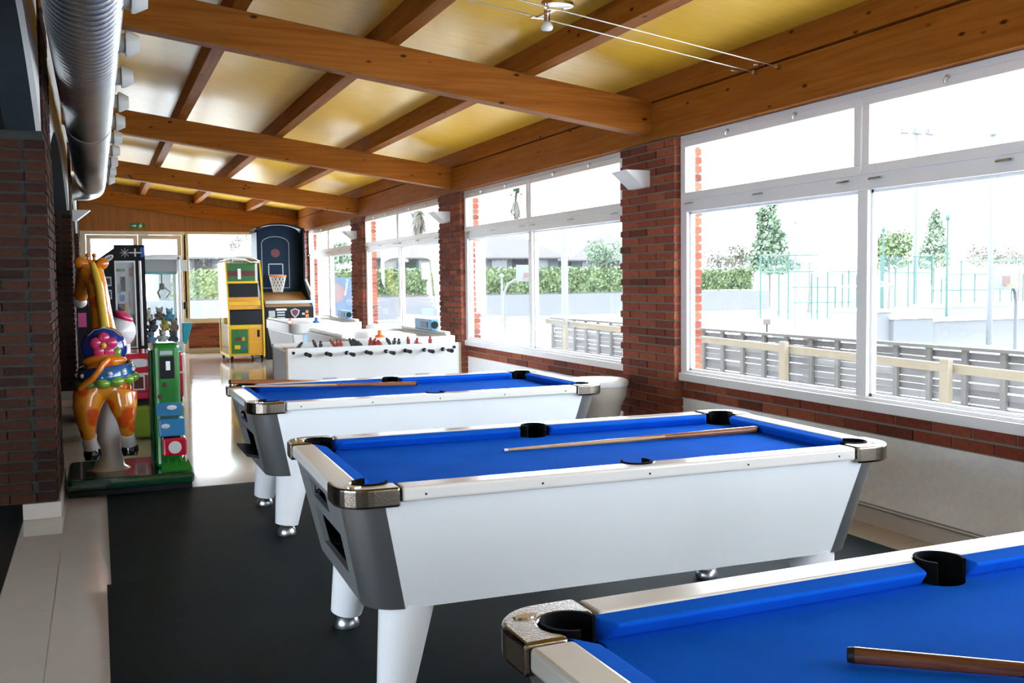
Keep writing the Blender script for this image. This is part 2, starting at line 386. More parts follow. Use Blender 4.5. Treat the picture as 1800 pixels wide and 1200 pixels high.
for a, b in ((6.87, 8.0), (14.0, 15.4), (20.2, YF)):
    brick_pillar(-0.95, -0.262, a, b, 0.10, SPRING, +1, 'brick_shade_toned', 'mortar_shade_toned')
    brick_pillar(-0.47, -0.266, a, b, SPRING + 0.002, SPRING + 0.9, +1, 'brick_shade_toned', 'mortar_shade_toned')
    p = MB().box(-0.47, -0.25, a - 0.012, b + 0.012, 0, 0.10).build('baseboard_left', M['skirt'], bevel=0.003); tag(p, kind='structure')
sw = MB(); WY0, WY1, WZ0, WZ1 = -6.6, 3.2, 0.35, 3.1
sw.box(-4.7, -4.6, YN, WY0, -0.1, 3.8); sw.box(-4.7, -4.6, WY1, YF, -0.1, 3.8); sw.box(-4.7, -4.6, WY0, WY1, -0.1, WZ0); sw.box(-4.7, -4.6, WY0, WY1, WZ1, 3.8)
tag(sw.build('wall_side_room', M['navy']), kind='structure')
sww = empty('window_7', (0, 0, 0), kind='structure'); sm_ = MB()  # unseen window, added to brighten surfaces that face the arcade side
for k in range(5):
    y = WY0 + (WY1 - WY0) * k / 4; sm_.box(-4.69, -4.62, y - 0.05, y + 0.05, WZ0, WZ1)
sm_.box(-4.69, -4.62, WY0, WY1, WZ0, WZ0 + 0.08); sm_.box(-4.69, -4.62, WY0, WY1, WZ1 - 0.08, WZ1)
sm_.build('frame', M['white_frame'], sww)
for k in range(4):
    y0_, y1_ = WY0 + (WY1 - WY0) * k / 4 + 0.05, WY0 + (WY1 - WY0) * (k + 1) / 4 - 0.05
    MB().box(-4.66, -4.654, y0_, y1_, WZ0 + 0.08, WZ1 - 0.08).build('pane', M['glass'], sww)
tag(MB().box(-4.6, -0.48, YN, YF, 3.42, 3.5).build('ceiling_side_room', M['navy']), kind='structure')
tag(MB().box(-4.6, -0.48, YN - 0.1, YN, -0.1, 3.8).build('wall_side_room_near', M['navy']), kind='structure')
tag(MB().box(-4.6, -0.28, YF, YF + 0.1, -0.1, 3.8).build('wall_side_room_far', M['navy']), kind='structure')
tag(MB().box(-0.48, 4.45, YN - 0.15, YN, -0.1, 3.9).build('wall_near', M['plaster']), kind='structure')
nb = MB().box(-4.6, -0.95, 7.6, 7.72, 0, 3.42).build('wall_side_room_cross', M['navy']); tag(nb, kind='structure')

# far gable: plywood under a sloping beam, cream doors and a window, low brick wall
g = MB(); y0, y1 = YF, YF + 0.14
g.hexa([(-0.48, y0, 2.552), (4.3, y0, 2.552), (4.3, y1, 2.552), (-0.48, y1, 2.552), (-0.48, y0, zceil(-0.48)), (4.3, y0, zceil(4.3)), (4.3, y1, zceil(4.3)), (-0.48, y1, zceil(-0.48))])
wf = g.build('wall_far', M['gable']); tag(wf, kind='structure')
b = MB(); xa, xb = -0.45, 4.09
b.hexa([(xa, YF - 0.07, zbeam(xa) - 0.03), (xb, YF - 0.07, zbeam(xb) - 0.03), (xb, YF, zbeam(xb) - 0.03), (xa, YF, zbeam(xa) - 0.03), (xa, YF - 0.07, zbeam(xa) + 0.26), (xb, YF - 0.07, zbeam(xb) + 0.26), (xb, YF, zbeam(xb) + 0.26), (xa, YF, zbeam(xa) + 0.26)])
tag(b.build('ceiling_beam', M['beam'], bevel=0.006), kind='structure')
lw = MB().box(1.76, XW, YF + 0.012, YF + 0.14, 0, 0.634).build('wall_far_low', M['mortar']); tag(lw, kind='structure')
for c in range(8):
    for s0, s1 in runs(1.77, XW, 0.13 * (c % 2)):
        piece('brick', lw, s0, YF + rnd.uniform(-0.003, 0.003), 0.11 + c * 0.0655, s1 - s0, 0.1, 0.052, M['brick'])
tag(MB().box(1.76, XW, YF - 0.012, YF + 0.01, 0, 0.105).build('baseboard_far', M['skirt']), kind='structure')
fw = empty('window_6', (0, 0, 0), kind='structure'); m = MB()
m.box(1.76, XW, YF, YF + 0.08, 0.634, 0.735); m.box(1.76, XW, YF, YF + 0.08, 2.495, 2.552); m.box(1.72, 1.81, YF, YF + 0.08, 0.735, 2.495); m.box(3.9, XW, YF, YF + 0.08, 0.735, 2.495)
m.build('frame', M['cream_frame'], fw, bevel=0.004)
MB().box(1.81, 3.9, YF + 0.04, YF + 0.046, 0.735, 2.495).build('pane', M['glass'], fw)
dr = empty('door_1', (0, 0, 0), kind='structure'); m = MB()
m.box(-0.28, 1.76, YF, YF + 0.08, 2.48, 2.552); m.box(-0.28, -0.16, YF, YF + 0.08, 0, 2.48); m.box(1.68, 1.76, YF, YF + 0.08, 0, 2.48)
m.build('frame', M['cream_frame'], dr, bevel=0.004)
for x0, x1 in ((-0.155, 0.822), (0.828, 1.675)):
    l = MB(); t = 0.088
    l.box(x0, x0 + t, YF - 0.01, YF + 0.05, 0.01, 2.475); l.box(x1 - t, x1, YF - 0.01, YF + 0.05, 0.01, 2.475); l.box(x0 + t, x1 - t, YF - 0.01, YF + 0.05, 2.39, 2.475); l.box(x0 + t, x1 - t, YF - 0.01, YF + 0.05, 0.01, 0.16)
    lf = l.build('leaf', M['cream_frame'], dr, bevel=0.004)
    MB().box(x0 + t, x1 - t, YF + 0.018, YF + 0.024, 0.16, 2.39).build('pane', M['glass'], lf)
    hx = x1 - 0.05 if x0 < 0.5 else x0 + 0.05
    MB().tube([(hx, YF - 0.01, 1.0), (hx, YF - 0.06, 1.0), (hx, YF - 0.06, 1.3), (hx, YF - 0.01, 1.3)], 0.012, 8).build('handle', M['steel'], lf, smooth=40)
m = MB(); m.box(0.83, 1.03, YF - 0.035, YF - 0.01, 2.455, 2.495); m.bar((0.93, YF - 0.02, 2.475), (1.13, YF - 0.05, 2.43), 0.018, 0.012); m.build('door_closer', M['steel'], dr)
# ------------------------------------------------------------------ rubber mats
M['cloth'] = mat('blue_baize', (0.005, 0.10, 0.58), 0.95, spec=0.02, var=0.22, vscale=5, bump=0.15, bscale=500)
M['cap'] = mat('pearl_white_rail', (0.74, 0.72, 0.69), 0.16, spec=0.6)
M['panel'] = mat('white_cabinet_laminate', (0.84, 0.87, 0.90), 0.38, var=0.04, vscale=3)
M['corner_grey'] = mat('grey_metal_corner', (0.36, 0.37, 0.38), 0.35, 0.85, bump=0.05, bscale=300)
M['end_panel'] = mat('grey_end_panel', (0.17, 0.175, 0.175), 0.4)
M['casting'] = mat('bronzed_chrome_casting', (0.24, 0.205, 0.17), 0.2, 1.0, bump=0.12, bscale=220)
M['leg_white'] = mat('white_leg', (0.85, 0.86, 0.88), 0.35)
M['pocket'] = mat('black_pocket_liner', (0.002, 0.002, 0.0025), 0.9, spec=0.1)
def mat_sheet(x0, x1, y0, y1, lift, label, curl):
    nx, ny = 30, 24; b = MB(); vs = []
    for j in range(ny + 1):
        for i in range(nx + 1):
            x = x0 + (x1 - x0) * i / nx; y = y0 + (y1 - y0) * j / ny
            z = 0.006 + lift
            if curl and j >= ny - 1: z += 0.006 + (0.014 * math.exp(-((x - x0) / 0.35) ** 2) if j == ny else 0)
            vs.append((x, y, z))
    n = len(vs); fs = []
    for j in range(ny):
        for i in range(nx):
            a = j * (nx + 1) + i; fs.append((a, a + 1, a + nx + 2, a + nx + 1))
    top = fs
    low = [(x, y, max(0.0002, z - 0.0058)) for x, y, z in vs]
    b.add(vs + low, top + [tuple(n + i for i in reversed(f)) for f in top])
    rim = [i for i in range(nx + 1)] + [(j + 1) * (nx + 1) - 1 for j in range(1, ny + 1)] + [ny * (nx + 1) + i for i in range(nx - 1, -1, -1)] + [j * (nx + 1) for j in range(ny - 1, 0, -1)]
    b.f += [(rim[k], rim[(k + 1) % len(rim)], n + rim[(k + 1) % len(rim)], n + rim[k]) for k in range(len(rim))]
    return tag(b.build('rubber_mat', M['mat'], smooth=30), label, 'mat', 'black rubber mats under the pool tables')
mat_sheet(0.02, 3.87, 5.00, 7.43, 0.0, 'black rubber floor mat sheet reaching to the giraffe ride', False)
mat_sheet(0.0, 3.88, -1.5, 5.08, 0.0065, 'black rubber floor mat sheet with lifted edge under the middle pool table', True)

# ------------------------------------------------------------------ pool tables
TL, TW, TH = 2.2, 1.19, 0.80
CW, PC, PR = 0.092, 0.128, 0.060          # rail cap width, pocket centre inset, pocket radius
HX, HY = TL / 2, TW / 2
def arc(cx, cy, r, a0, a1, n=12):
    return [(cx + r * math.cos(math.radians(a0 + (a1 - a0) * i / n)), cy + r * math.sin(math.radians(a0 + (a1 - a0) * i / n))) for i in range(n + 1)]
def pool_table(loc, rz, label, tray=0.0):
    t = empty('pool_table', loc, rz, label, 'pool table', 'blue cloth pool tables')
    EX = 0.20                                # length of a corner casting along the rail
    z0 = 0.752
    # bed with pocket bites
    ins = 0.10; poly = []
    px, py = HX - PC, HY - PC
    s = math.degrees(math.asin((PC - ins) / (PR + 0.004)))
    def corner(cx, cy, sx, sy):
        a = arc(0, 0, PR + 0.004, 180 - s, -90 + s, 10)          # runs over the inner side through 45 degrees
        return [(cx + sx * u, cy + sy * v) for u, v in a]
    c00 = corner(-px, -py, 1, 1); c10 = corner(px, -py, -1, 1)[::-1]; c11 = corner(px, py, -1, -1); c01 = corner(-px, py, 1, -1)[::-1]
    mid_n = arc(0, -(HY - 0.100), 0.058, 170, 10, 8); mid_f = arc(0, HY - 0.100, 0.058, -10, -170, 8)
    poly = c00 + mid_n + c10 + c11 + mid_f + c01
    MB().prism(poly, 0.722, 0.752).build('bed', M['cloth'], t)
    # rail caps
    for sy in (-1, 1):
        pts = [(-(HX - EX), HY), (-(HX - EX), HY - CW)]
        r = 0.058; cyy = HY - 0.100; dy = (HY - CW) - cyy; a = math.degrees(math.asin(dy / r))
        pts += arc(0, cyy, r, 180 - a, a, 12)
        pts += [((HX - EX), HY - CW), ((HX - EX), HY)]
        b = MB(); b.prism([(x, sy * y) for x, y in pts], z0, TH); b.build('rail_cap', M['cap'], t, bevel=0.010, seg=3)
        for i in range(5):
            x = -0.82 + i * 0.41
            MB().cyl((x, sy * (HY - 0.002), 0.773), (x, sy * (HY + 0.0015), 0.773), 0.004, n=8).build('screw', M['black'], t)
    for sx in (-1, 1):
        b = MB(); b.box(min(sx * HX, sx * (HX - CW)), max(sx * HX, sx * (HX - CW)), -(HY - EX), HY - EX, z0, TH)
        b.build('rail_cap', M['cap'], t, bevel=0.010, seg=3)
    # cushions: (distance from outer edge, z), shortened towards the nose
    prof = [(CW - 0.004, 0.797), (CW + 0.045, 0.790), (CW + 0.048, 0.783), (CW + 0.022, 0.752), (CW - 0.004, 0.752)]
    def cushion(f, a, b, ca, cb):
        m = MB(); vs = []
        for d, z in prof:
            e = max(0, d - CW)
            vs.append(f(a + e * ca, d, z))
        for d, z in prof:
            e = max(0, d - CW)
            vs.append(f(b - e * cb, d, z))
        n = len(prof); m.add(vs, [tuple(range(n)), tuple(range(2 * n - 1, n - 1, -1))] + [(i, n + i, n + (i + 1) % n, (i + 1) % n) for i in range(n)])
        return m.build('cushion', M['cloth'], t, bevel=0.004)
    for sy in (-1, 1):
        cushion(lambda u, d, z: (u, sy * (HY - d), z), -(HX - 0.178), -0.062, 0.9, 0.35)
        cushion(lambda u, d, z: (u, sy * (HY - d), z), 0.062, HX - 0.178, 0.35, 0.9)
    for sx in (-1, 1):
        cushion(lambda u, d, z: (sx * (HX - d), u, z), -(HY - 0.178), HY - 0.178, 0.9, 0.9)
    # corner castings and pockets
    aa = math.degrees(math.acos((PC - CW) / PR))
    outer = [(EX, 0)] + [(0.115 + 0.115 * math.cos(math.radians(v)), 0.115 + 0.115 * math.sin(math.radians(v))) for v in range(270, 179, -10)] + [(0, EX)]
    inner = [(CW, EX)] + arc(PC, PC, PR, 180 - aa, 270 + aa, 16) + [(EX, CW)]
    for sx in (-1, 1):
        for sy in (-1, 1):
            f = lambda x, y, z, sx=sx, sy=sy: (sx * (HX + 0.006 - x), sy * (HY + 0.006 - y), z)
            c = MB().prism(outer + inner, z0 - 0.014, TH + 0.003, f).build('corner_casting', M['casting'], t, bevel=0.009, seg=3)
            MB().prism([(0.062 + 0.024 * math.cos(v * math.pi / 8), 0.062 + 0.012 * math.sin(v * math.pi / 8)) for v in range(16)], TH + 0.003, TH + 0.005, f).build('emblem', M['chrome'], c)
            k = MB(); arcp = arc(PC, PC, PR - 0.001, 95, 355, 20); arci = arc(PC, PC, PR - 0.008, 95, 355, 20)
            k.prism(arcp + arci[::-1], 0.705, TH + 0.006, f)
            k.prism(arc(PC, PC, PR - 0.002, 0, 345, 20), 0.705, 0.712, f)
            k.build('pocket', M['pocket'], t, smooth=50)
    for sy in (-1, 1):
        f = lambda x, y, z, sy=sy: (x, sy * y, z); cyy = HY - 0.100
        k = MB(); k.prism(arc(0, cyy, 0.0575, -40, 220, 20) + arc(0, cyy, 0.050, 220, -40, 20), 0.712, TH + 0.004, f); k.prism(arc(0, cyy, 0.056, 0, 345, 20), 0.712, 0.718, f)
        k.build('pocket', M['pocket'], t, smooth=50)
    # cabinet: rounded box tapering downwards
    zt, zb = z0, 0.366; cr = 0.125
    def ring(z):
        k = (zt - z) / (zt - zb); i = 0.022 + 0.085 * k
        return HX - i, HY - i
    def panel(axis, sgn, holes=()):
        us = sorted({-1.0, 1.0} | {h[0] for h in holes} | {h[1] for h in holes}); vv = sorted({0.0, 1.0} | {h[2] for h in holes} | {h[3] for h in holes})
        m = MB()
        for i in range(len(us) - 1):
            for j in range(len(vv) - 1):
                um, vm = (us[i] + us[i + 1]) / 2, (vv[j] + vv[j + 1]) / 2
                if any(h[0] < um < h[1] and h[2] < vm < h[3] for h in holes): continue
                pts = []
                for dep in (0.0, 0.02):
                    for u, v in ((us[i], vv[j]), (us[i + 1], vv[j]), (us[i + 1], vv[j + 1]), (us[i], vv[j + 1])):
                        z = zt + (zb - zt) * v; rx, ry = ring(z)
                        pts.append((u * (rx - cr), sgn * (ry - dep), z) if axis == 'y' else (sgn * (rx - dep), u * (ry - cr), z))
                m.hexa(pts)
        return m
    for sy in (-1, 1): panel('y', sy).build('side_panel', M['panel'], t)
    holes = [(-0.35, 0.45, 0.12, 0.30), (-0.70, 0.55, 0.42, 0.80)]
    panel('x', -1, holes).build('end_panel', M['end_panel'], t)
    panel('x', 1).build('end_panel', M['end_panel'], t)
    rx, ry = ring(0.6)
    MB().box(-rx + 0.13, -rx + 0.16, -0.42, 0.42, 0.40, 0.74).build('ball_return', M['black_matt'], t)
    if tray: MB().hexa([(-rx - tray, -0.25, 0.455), (-rx + 0.06, -0.28, 0.435), (-rx + 0.06, 0.20, 0.435), (-rx - tray, 0.18, 0.455), (-rx - tray, -0.25, 0.475), (-rx + 0.06, -0.28, 0.455), (-rx + 0.06, 0.20, 0.455), (-rx - tray, 0.18, 0.475)]).build('ball_tray', M['black'], t, bevel=0.004)
    rx, ry = ring(0.69)
    MB().cyl((-rx + 0.004, 0.0, 0.695), (-rx - 0.012, 0.0, 0.695), 0.016, n=14).build('lock', M['chrome'], t, smooth=40)
    for sx in (-1, 1):
        for sy in (-1, 1):
            m = MB(); n = 10; vs = []
            for z in (zt, zb):
                rx, ry = ring(z)
                for dep in (0.0, 0.012):
                    for i in range(n + 1):
                        v = math.pi / 2 * i / n; r = cr - dep
                        vs.append((sx * (rx - cr + r * math.cos(v)), sy * (ry - cr + r * math.sin(v)), z))
            k = n + 1; fs = []
            for i in range(n):
                fs += [(i, i + 1, 2 * k + i + 1, 2 * k + i), (k + i + 1, k + i, 3 * k + i, 3 * k + i + 1), (i, k + i, k + i + 1, i + 1), (2 * k + i, 2 * k + i + 1, 3 * k + i + 1, 3 * k + i)]
            fs += [(0, 2 * k, 3 * k, k), (n, k + n, 3 * k + n, 2 * k + n)]
            m.add(vs, fs).build('corner_trim', M['corner_grey'], t, smooth=40)
            lx, ly = sx * (HX - 0.262), sy * (HY - 0.20)
            lg = MB(); lg.tube([(lx, ly, zb + 0.01), (lx + sx * 0.045, ly + (0.05 if sy > 0 else 0.0), 0.072)], [0.098, 0.066], 24)
            lo = lg.build('leg', M['leg_white'], t, smooth=50)
            MB().lathe([(0.0, 0.0), (0.052, 0.0), (0.055, 0.012), (0.048, 0.035), (0.03, 0.056), (0.018, 0.066), (0.018, 0.075)], 20, (lx + sx * 0.045, ly + (0.05 if sy > 0 else 0.0), 0.0075)).build('foot', M['steel'], lo, smooth=50)
    rx, ry = ring(zb)
    MB().box(-rx + 0.05, rx - 0.05, -ry + 0.05, ry - 0.05, zb, zb + 0.015).build('base_board', M['end_panel'], t)
    return t
pt1 = pool_table((1.8586, 6.1663, 0.0), -0.0017, 'blue pool table with two cues lying along it, beyond the other two', 0.035)
pt2 = pool_table((1.8016, 3.6248, 0.0055), -0.0291, 'blue pool table standing whole in view with one cue laid across its cloth')
pt3 = pool_table((1.8053, 1.2383, 0.0055), 0.0154, 'blue pool table cut off by the picture edge with dark cue butt on it')

# ------------------------------------------------------------------ cues
M['cue_ash'] = wood('pale_ash_cue', (0.45, 0.28, 0.13), (0.60, 0.40, 0.20), 0, 0.25, knots=False, coat=0.5, gs=3)
M['cue_butt'] = wood('dark_cue_butt', (0.05, 0.015, 0.008), (0.16, 0.05, 0.02), 0, 0.25, knots=False, coat=0.6, gs=3)
M['cue_brown'] = wood('brown_cue_butt', (0.20, 0.06, 0.02), (0.34, 0.12, 0.045), 0, 0.25, knots=False, coat=0.5, gs=3)
M['ferrule'] = mat('white_ferrule', (0.8, 0.8, 0.78), 0.3)
M['tip'] = mat('blue_cue_tip', (0.03, 0.08, 0.2), 0.9)
def cue(tip, butt, label, butt_mat, bl=0.42, splice=True):
    """tip and butt: centre-line points; the cue lies with its real taper"""
    tip, butt = Vector(tip), Vector(butt); L = (butt - tip).length; d = (butt - tip).normalized()
    o = empty('pool_cue', tip, 0, label, 'pool cue', 'pool cues on the tables')
    o.rotation_euler = d.to_track_quat('X', 'Z').to_euler()
    r = lambda s: 0.0058 + (0.0155 - 0.0058) * (s / L)
    MB().tube([(0.022, 0, 0), (L - bl, 0, 0)], [r(0), r(L - bl)], 14).build('shaft', M['cue_ash'], o, smooth=50)
    MB().tube([(L - bl, 0, 0), (L - 0.012, 0, 0)], [r(L - bl), r(L)], 14).build('butt', butt_mat, o, smooth=50)
    MB().tube([(0.005, 0, 0), (0.022, 0, 0)], [r(0), r(0)], 14).build('ferrule', M['ferrule'], o, smooth=50)
    MB().tube([(0, 0, 0), (0.005, 0, 0)], [r(0) * 0.9, r(0)], 14).build('tip', M['tip'], o, smooth=50)
    MB().tube([(L - 0.012, 0, 0), (L, 0, 0)], [r(L), r(L) * 0.9], 14).build('bumper', M['black'], o, smooth=50)
    if splice:
        for k in range(4):
            a = k * math.pi / 2 + 0.4; pts = []
            for s, w in ((L - bl - 0.16, 0.05), (L - bl - 0.02, 0.75), (L - bl + 0.01, 0.8)):
                pts.append((s, w))
            m = MB(); vs = []
            for s, w in pts:
                rr = r(s) + 0.0006
                for da in (-w / 2, 0, w / 2): vs.append((s, rr * math.cos(a + da), rr * math.sin(a + da)))
            m.add(vs, [(i * 3 + j, i * 3 + j + 1, i * 3 + j + 4, i * 3 + j + 3) for i in range(2) for j in range(2)])
            m.build('splice', butt_mat, o, smooth=60)
    return o
BED = 0.753
BED2 = 0.7585
cue(at(884, 791, z=BED2 + 0.0065), at(1331, 754, z=BED2 + 0.0165), 'pale wooden cue with brown spliced butt lying on the middle table', M['cue_brown'], 0.48)
a = at(1489, 1150, z=BED2 + 0.0165); b = at(1800, 1178, z=BED2 + 0.0135); d = (b - a).normalized()
p = a + d * 1.40; p.z = BED2 + 0.0065
cue(p, a, 'cue with dark brown butt end lying on the closest pool table', M['cue_butt'], 0.33)
a = at(402, 671, z=TH + 0.019); b = at(733, 674, z=BED + 0.0175)
d = (b - a).normalized()
cue(at(716, 669, z=BED + 0.0085), a, 'cue whose brown butt rests over the rail of the farther pool table', M['cue_brown'], 0.40)
e = at(424, 679, z=TH + 0.008)
cue(e, b, 'cue with brown butt and white end cap lying beside another cue', M['cue_brown'], 0.55)
# ------------------------------------------------------------------ air duct with nozzles, hung under the beams
DX, DZ, DR, DY0, DY1 = -0.012, 2.865, 0.182, -6.5, 15.75
prof = []; y = DY0
while y < 14.6:
    prof += [(y, DR), (y + 0.085, DR), (y + 0.0925, DR + 0.008), (y + 0.10, DR)]; y += 0.10
vs = []; NS = 40
b = MB()
for yy, r in prof:
    for k in range(NS):
        t = 2 * math.pi * k / NS; b.v.append((DX + r * math.cos(t), yy + 0.1 * k / NS, DZ + r * math.sin(t)))
for i in range(len(prof) - 1):
    for k in range(NS):
        k2 = (k + 1) % NS
        if k2 == 0:
            if i + 5 < len(prof): b.f.append((i * NS + k, (i + 4) * NS, (i + 5) * NS, (i + 1) * NS + k))
        else: b.f.append((i * NS + k, i * NS + k2, (i + 1) * NS + k2, (i + 1) * NS + k))
duct = empty('air_duct', (0, 0, 0), 0, 'round galvanised spiral air duct running under the roof beams', 'air duct')
b.build('spiral_tube', M['duct'], duct, smooth=60)
e = MB(); e.tube([(DX, 14.55, DZ), (DX, 15.05, DZ)], DR + 0.004, 40, caps=False); e.build('sleeve', M['duct'], duct, smooth=60)
e = MB(); e.tube([(DX, 15.05, DZ), (DX, 15.4, DZ), (DX - 0.05, 15.62, DZ), (DX - 0.15, 15.74, DZ), (DX - 0.32, 15.8, DZ)], [DR + 0.002] * 5, 40); e.build('elbow', M['duct'], duct, smooth=60)
M['nozzle'] = mat('white_nozzle', (0.75, 0.75, 0.73), 0.4)
src = None
for i in range(16):
    y = 5.25 + (i - 6) * 1.0
    if src is None:
        m = MB(); m.lathe([(0.055, -0.02), (0.055, 0.035), (0.075, 0.04), (0.075, 0.055), (0.045, 0.115), (0.0, 0.115)], 20)
        src = m.build('nozzle', M['nozzle'], duct, smooth=40, loc=(DX + DR - 0.004, y, DZ - 0.01), rot=(0, math.radians(90), 0))
    else: inst(src, duct, (DX + DR - 0.004, y, DZ - 0.01))
for y in (1.2, 4.6, 9.35, 14.1):
    MB().tube([(DX + (DR + 0.008) * math.cos(t * math.pi / 16), y, DZ + (DR + 0.008) * math.sin(t * math.pi / 16)) for t in range(33)], 0.006, 6, flat=1).build('hanger_ring', M['steel'], duct, smooth=50)
    MB().cyl((DX, y, DZ + DR), (DX, y, zceil(DX)), 0.004, n=6).build('hanger_rod', M['steel'], duct)

# ------------------------------------------------------------------ wall lights
M['sconce'] = mat('white_sconce', (0.78, 0.79, 0.80), 0.4)
def sconce(x, y, z, side, label):
    s = empty('wall_light', (x, y, z), 0, label, 'wall light', 'white wedge wall lights'); w, d, h = 0.125, 0.215, 0.135
    m = MB(); t = 0.006
    def q(dx, yy, zz): return (side * dx, yy, zz)
    # open-topped wedge: sloping front, two triangular ends
    m.hexa([q(0, -w, -h), q(0.05, -w, -h), q(0.05, w, -h), q(0, w, -h), q(0, -w, -h + t), q(0.05, -w, -h + t), q(0.05, w, -h + t), q(0, w, -h + t)])
    m.hexa([q(0.05, -w, -h), q(0.05 + t, -w, -h), q(0.05 + t, w, -h), q(0.05, w, -h), q(d, -w, 0), q(d + t, -w, 0), q(d + t, w, 0), q(d, w, 0)])
    for yy in (-w, w - t): m.prism([(0, -h), (0.05, -h), (d, 0), (0, 0)], yy, yy + t, lambda a, c, yv: (side * a, yv, c))
    m.build('shade', M['sconce'], s)
    MB().box(*sorted((0, side * 0.02)), -0.09, 0.09, -h + 0.01, -0.01).build('back_plate', M['sconce'], s)
    return s
for (a, b2), lab in zip(PIERS[2:5], ('large white wedge wall light on the widest brick pillar', 'white wedge wall light on the second brick pillar of the window wall', 'small white wedge wall light on the third brick pillar of the window wall')):
    sconce(XP - 0.004, (a + b2) / 2 + 0.05, 2.325, -1, lab)
sconce(-0.255, 14.6, 2.46, 1, 'white wedge wall light on the arcade side below the air duct')

# ------------------------------------------------------------------ cable spotlight
cb = empty('cable_light', (0, 0, 0), 0, 'small chrome spotlight with white bulb hung on two ceiling cables', 'spotlight')
p1, p2 = at(1330, 128, x=4.085), at(1370, 118, x=4.085)
q1, q2 = Vector((0.42, p1.y - 0.03, p1.z + 0.50)), Vector((0.42, p2.y - 0.03, p2.z + 0.50))
lam = at(962, 20, y=(p1.y + p2.y) / 2 - 0.02)
for p, q in ((p1, q1), (p2, q2)):
    MB().cyl(q + Vector((0, 0, -0.01)), Vector((q.x, q.y, zceil(q.x))), 0.006, n=8).build('drop_rod', M['steel'], cb, smooth=40)
    MB().tube([p, q], 0.0035, 6).build('cable', M['steel'], cb)
    MB().cyl(p, p + Vector((-0.03, 0, 0.002)), 0.014, n=10).build('anchor', M['steel'], cb, smooth=40)
    MB().cyl(p + Vector((-0.12, 0, 0.006)), p + Vector((-0.2, 0, 0.008)), 0.008, n=8).build('tensioner', M['chrome'], cb, smooth=40)
tt = (p1.x - lam.x) / (p1.x - q1.x)
c1, c2 = p1 + (q1 - p1) * tt, p2 + (q2 - p2) * tt; cm = (c1 + c2) / 2
MB().prism([(0.10 * math.cos(k * math.pi / 12), 0.075 * math.sin(k * math.pi / 12)) for k in range(24)], 0, 0.02, lambda x, y, z: (cm.x + x + 0.04, cm.y - 0.06 + y, cm.z + 0.03 + z)).build('canopy', M['chrome'], cb, smooth=40)
m = MB(); m.bar(c1, c2, 0.03, 0.012); m.bar(c1 + Vector((0.05, 0, 0)), c1 - Vector((0.05, 0, 0)), 0.02, 0.014); m.bar(c2 + Vector((0.05, 0, 0)), c2 - Vector((0.05, 0, 0)), 0.02, 0.014); m.build('bridge', M['chrome'], cb, bevel=0.002)
MB().cyl(cm + Vector((0, 0, 0.02)), cm + Vector((0, 0, -0.05)), 0.018, n=12).build('socket', M['chrome'], cb, smooth=40)
M['bulb'] = mat('white_bulb', (0.85, 0.86, 0.88), 0.25)
MB().lathe([(0.012, -0.045), (0.024, -0.055), (0.036, -0.075), (0.036, -0.088), (0.028, -0.098), (0.0, -0.101)], 18, cm).build('bulb', M['bulb'], cb, smooth=50)

# ------------------------------------------------------------------ emergency exit sign on the gable
M['sign_green'] = mat('green_sign', (0.01, 0.16, 0.06), 0.4)
M['sign_white'] = mat('sign_white', (0.75, 0.8, 0.76), 0.5)
ex = empty('exit_sign', (0.83, YF - 0.012, 2.66), 0, 'green emergency exit sign with white pictograms on the wooden gable', 'exit sign')
MB().box(-0.135, 0.135, 0, 0.011, -0.058, 0.058).build('plate', M['sign_green'], ex, bevel=0.002)
def flat(poly, yy, name, mt, parent, f=None, th=0.002):
    return MB().prism(poly, yy - th, yy, f or (lambda x, z, y: (x, y, z))).build(name, mt, parent)
flat([(-0.11, -0.008), (-0.06, -0.008), (-0.06, -0.03), (-0.02, 0), (-0.06, 0.03), (-0.06, 0.008), (-0.11, 0.008)], -0.0005, 'arrow', M['sign_white'], ex)
flat([(0.03, -0.042), (0.05, -0.042), (0.058, -0.01), (0.075, -0.035), (0.09, -0.03), (0.07, 0.01), (0.085, 0.0), (0.092, 0.01), (0.065, 0.028), (0.04, 0.022), (0.022, 0.0), (0.032, -0.008), (0.046, 0.008)], -0.0005, 'running_figure', M['sign_white'], ex)
flat([(0.07 + 0.01 * math.cos(k), 0.04 + 0.01 * math.sin(k)) for k in (0, 1.05, 2.1, 3.14, 4.2, 5.2)], -0.0005, 'figure_head', M['sign_white'], ex)

# ------------------------------------------------------------------ waste bin by the pillar
M['bin'] = mat('cream_plastic_bin', (0.50, 0.45, 0.38), 0.5, var=0.05)
M['bin_lid'] = mat('white_bin_lid', (0.72, 0.71, 0.69), 0.45)
bn = empty('waste_bin', (3.80, 7.30, 0.0065), 0, 'cream round waste bin with white lid in front of the brick pillar', 'waste bin')
MB().lathe([(0.0, 0.0), (0.155, 0.0), (0.16, 0.02), (0.175, 0.30), (0.205, 0.42), (0.245, 0.50), (0.25, 0.60), (0.24, 0.60), (0.0, 0.58)], 40).build('body', M['bin'], bn, smooth=45)
MB().lathe([(0.256, 0.585), (0.26, 0.60), (0.258, 0.622), (0.24, 0.635), (0.0, 0.642)], 40).build('lid', M['bin_lid'], bn, smooth=45)

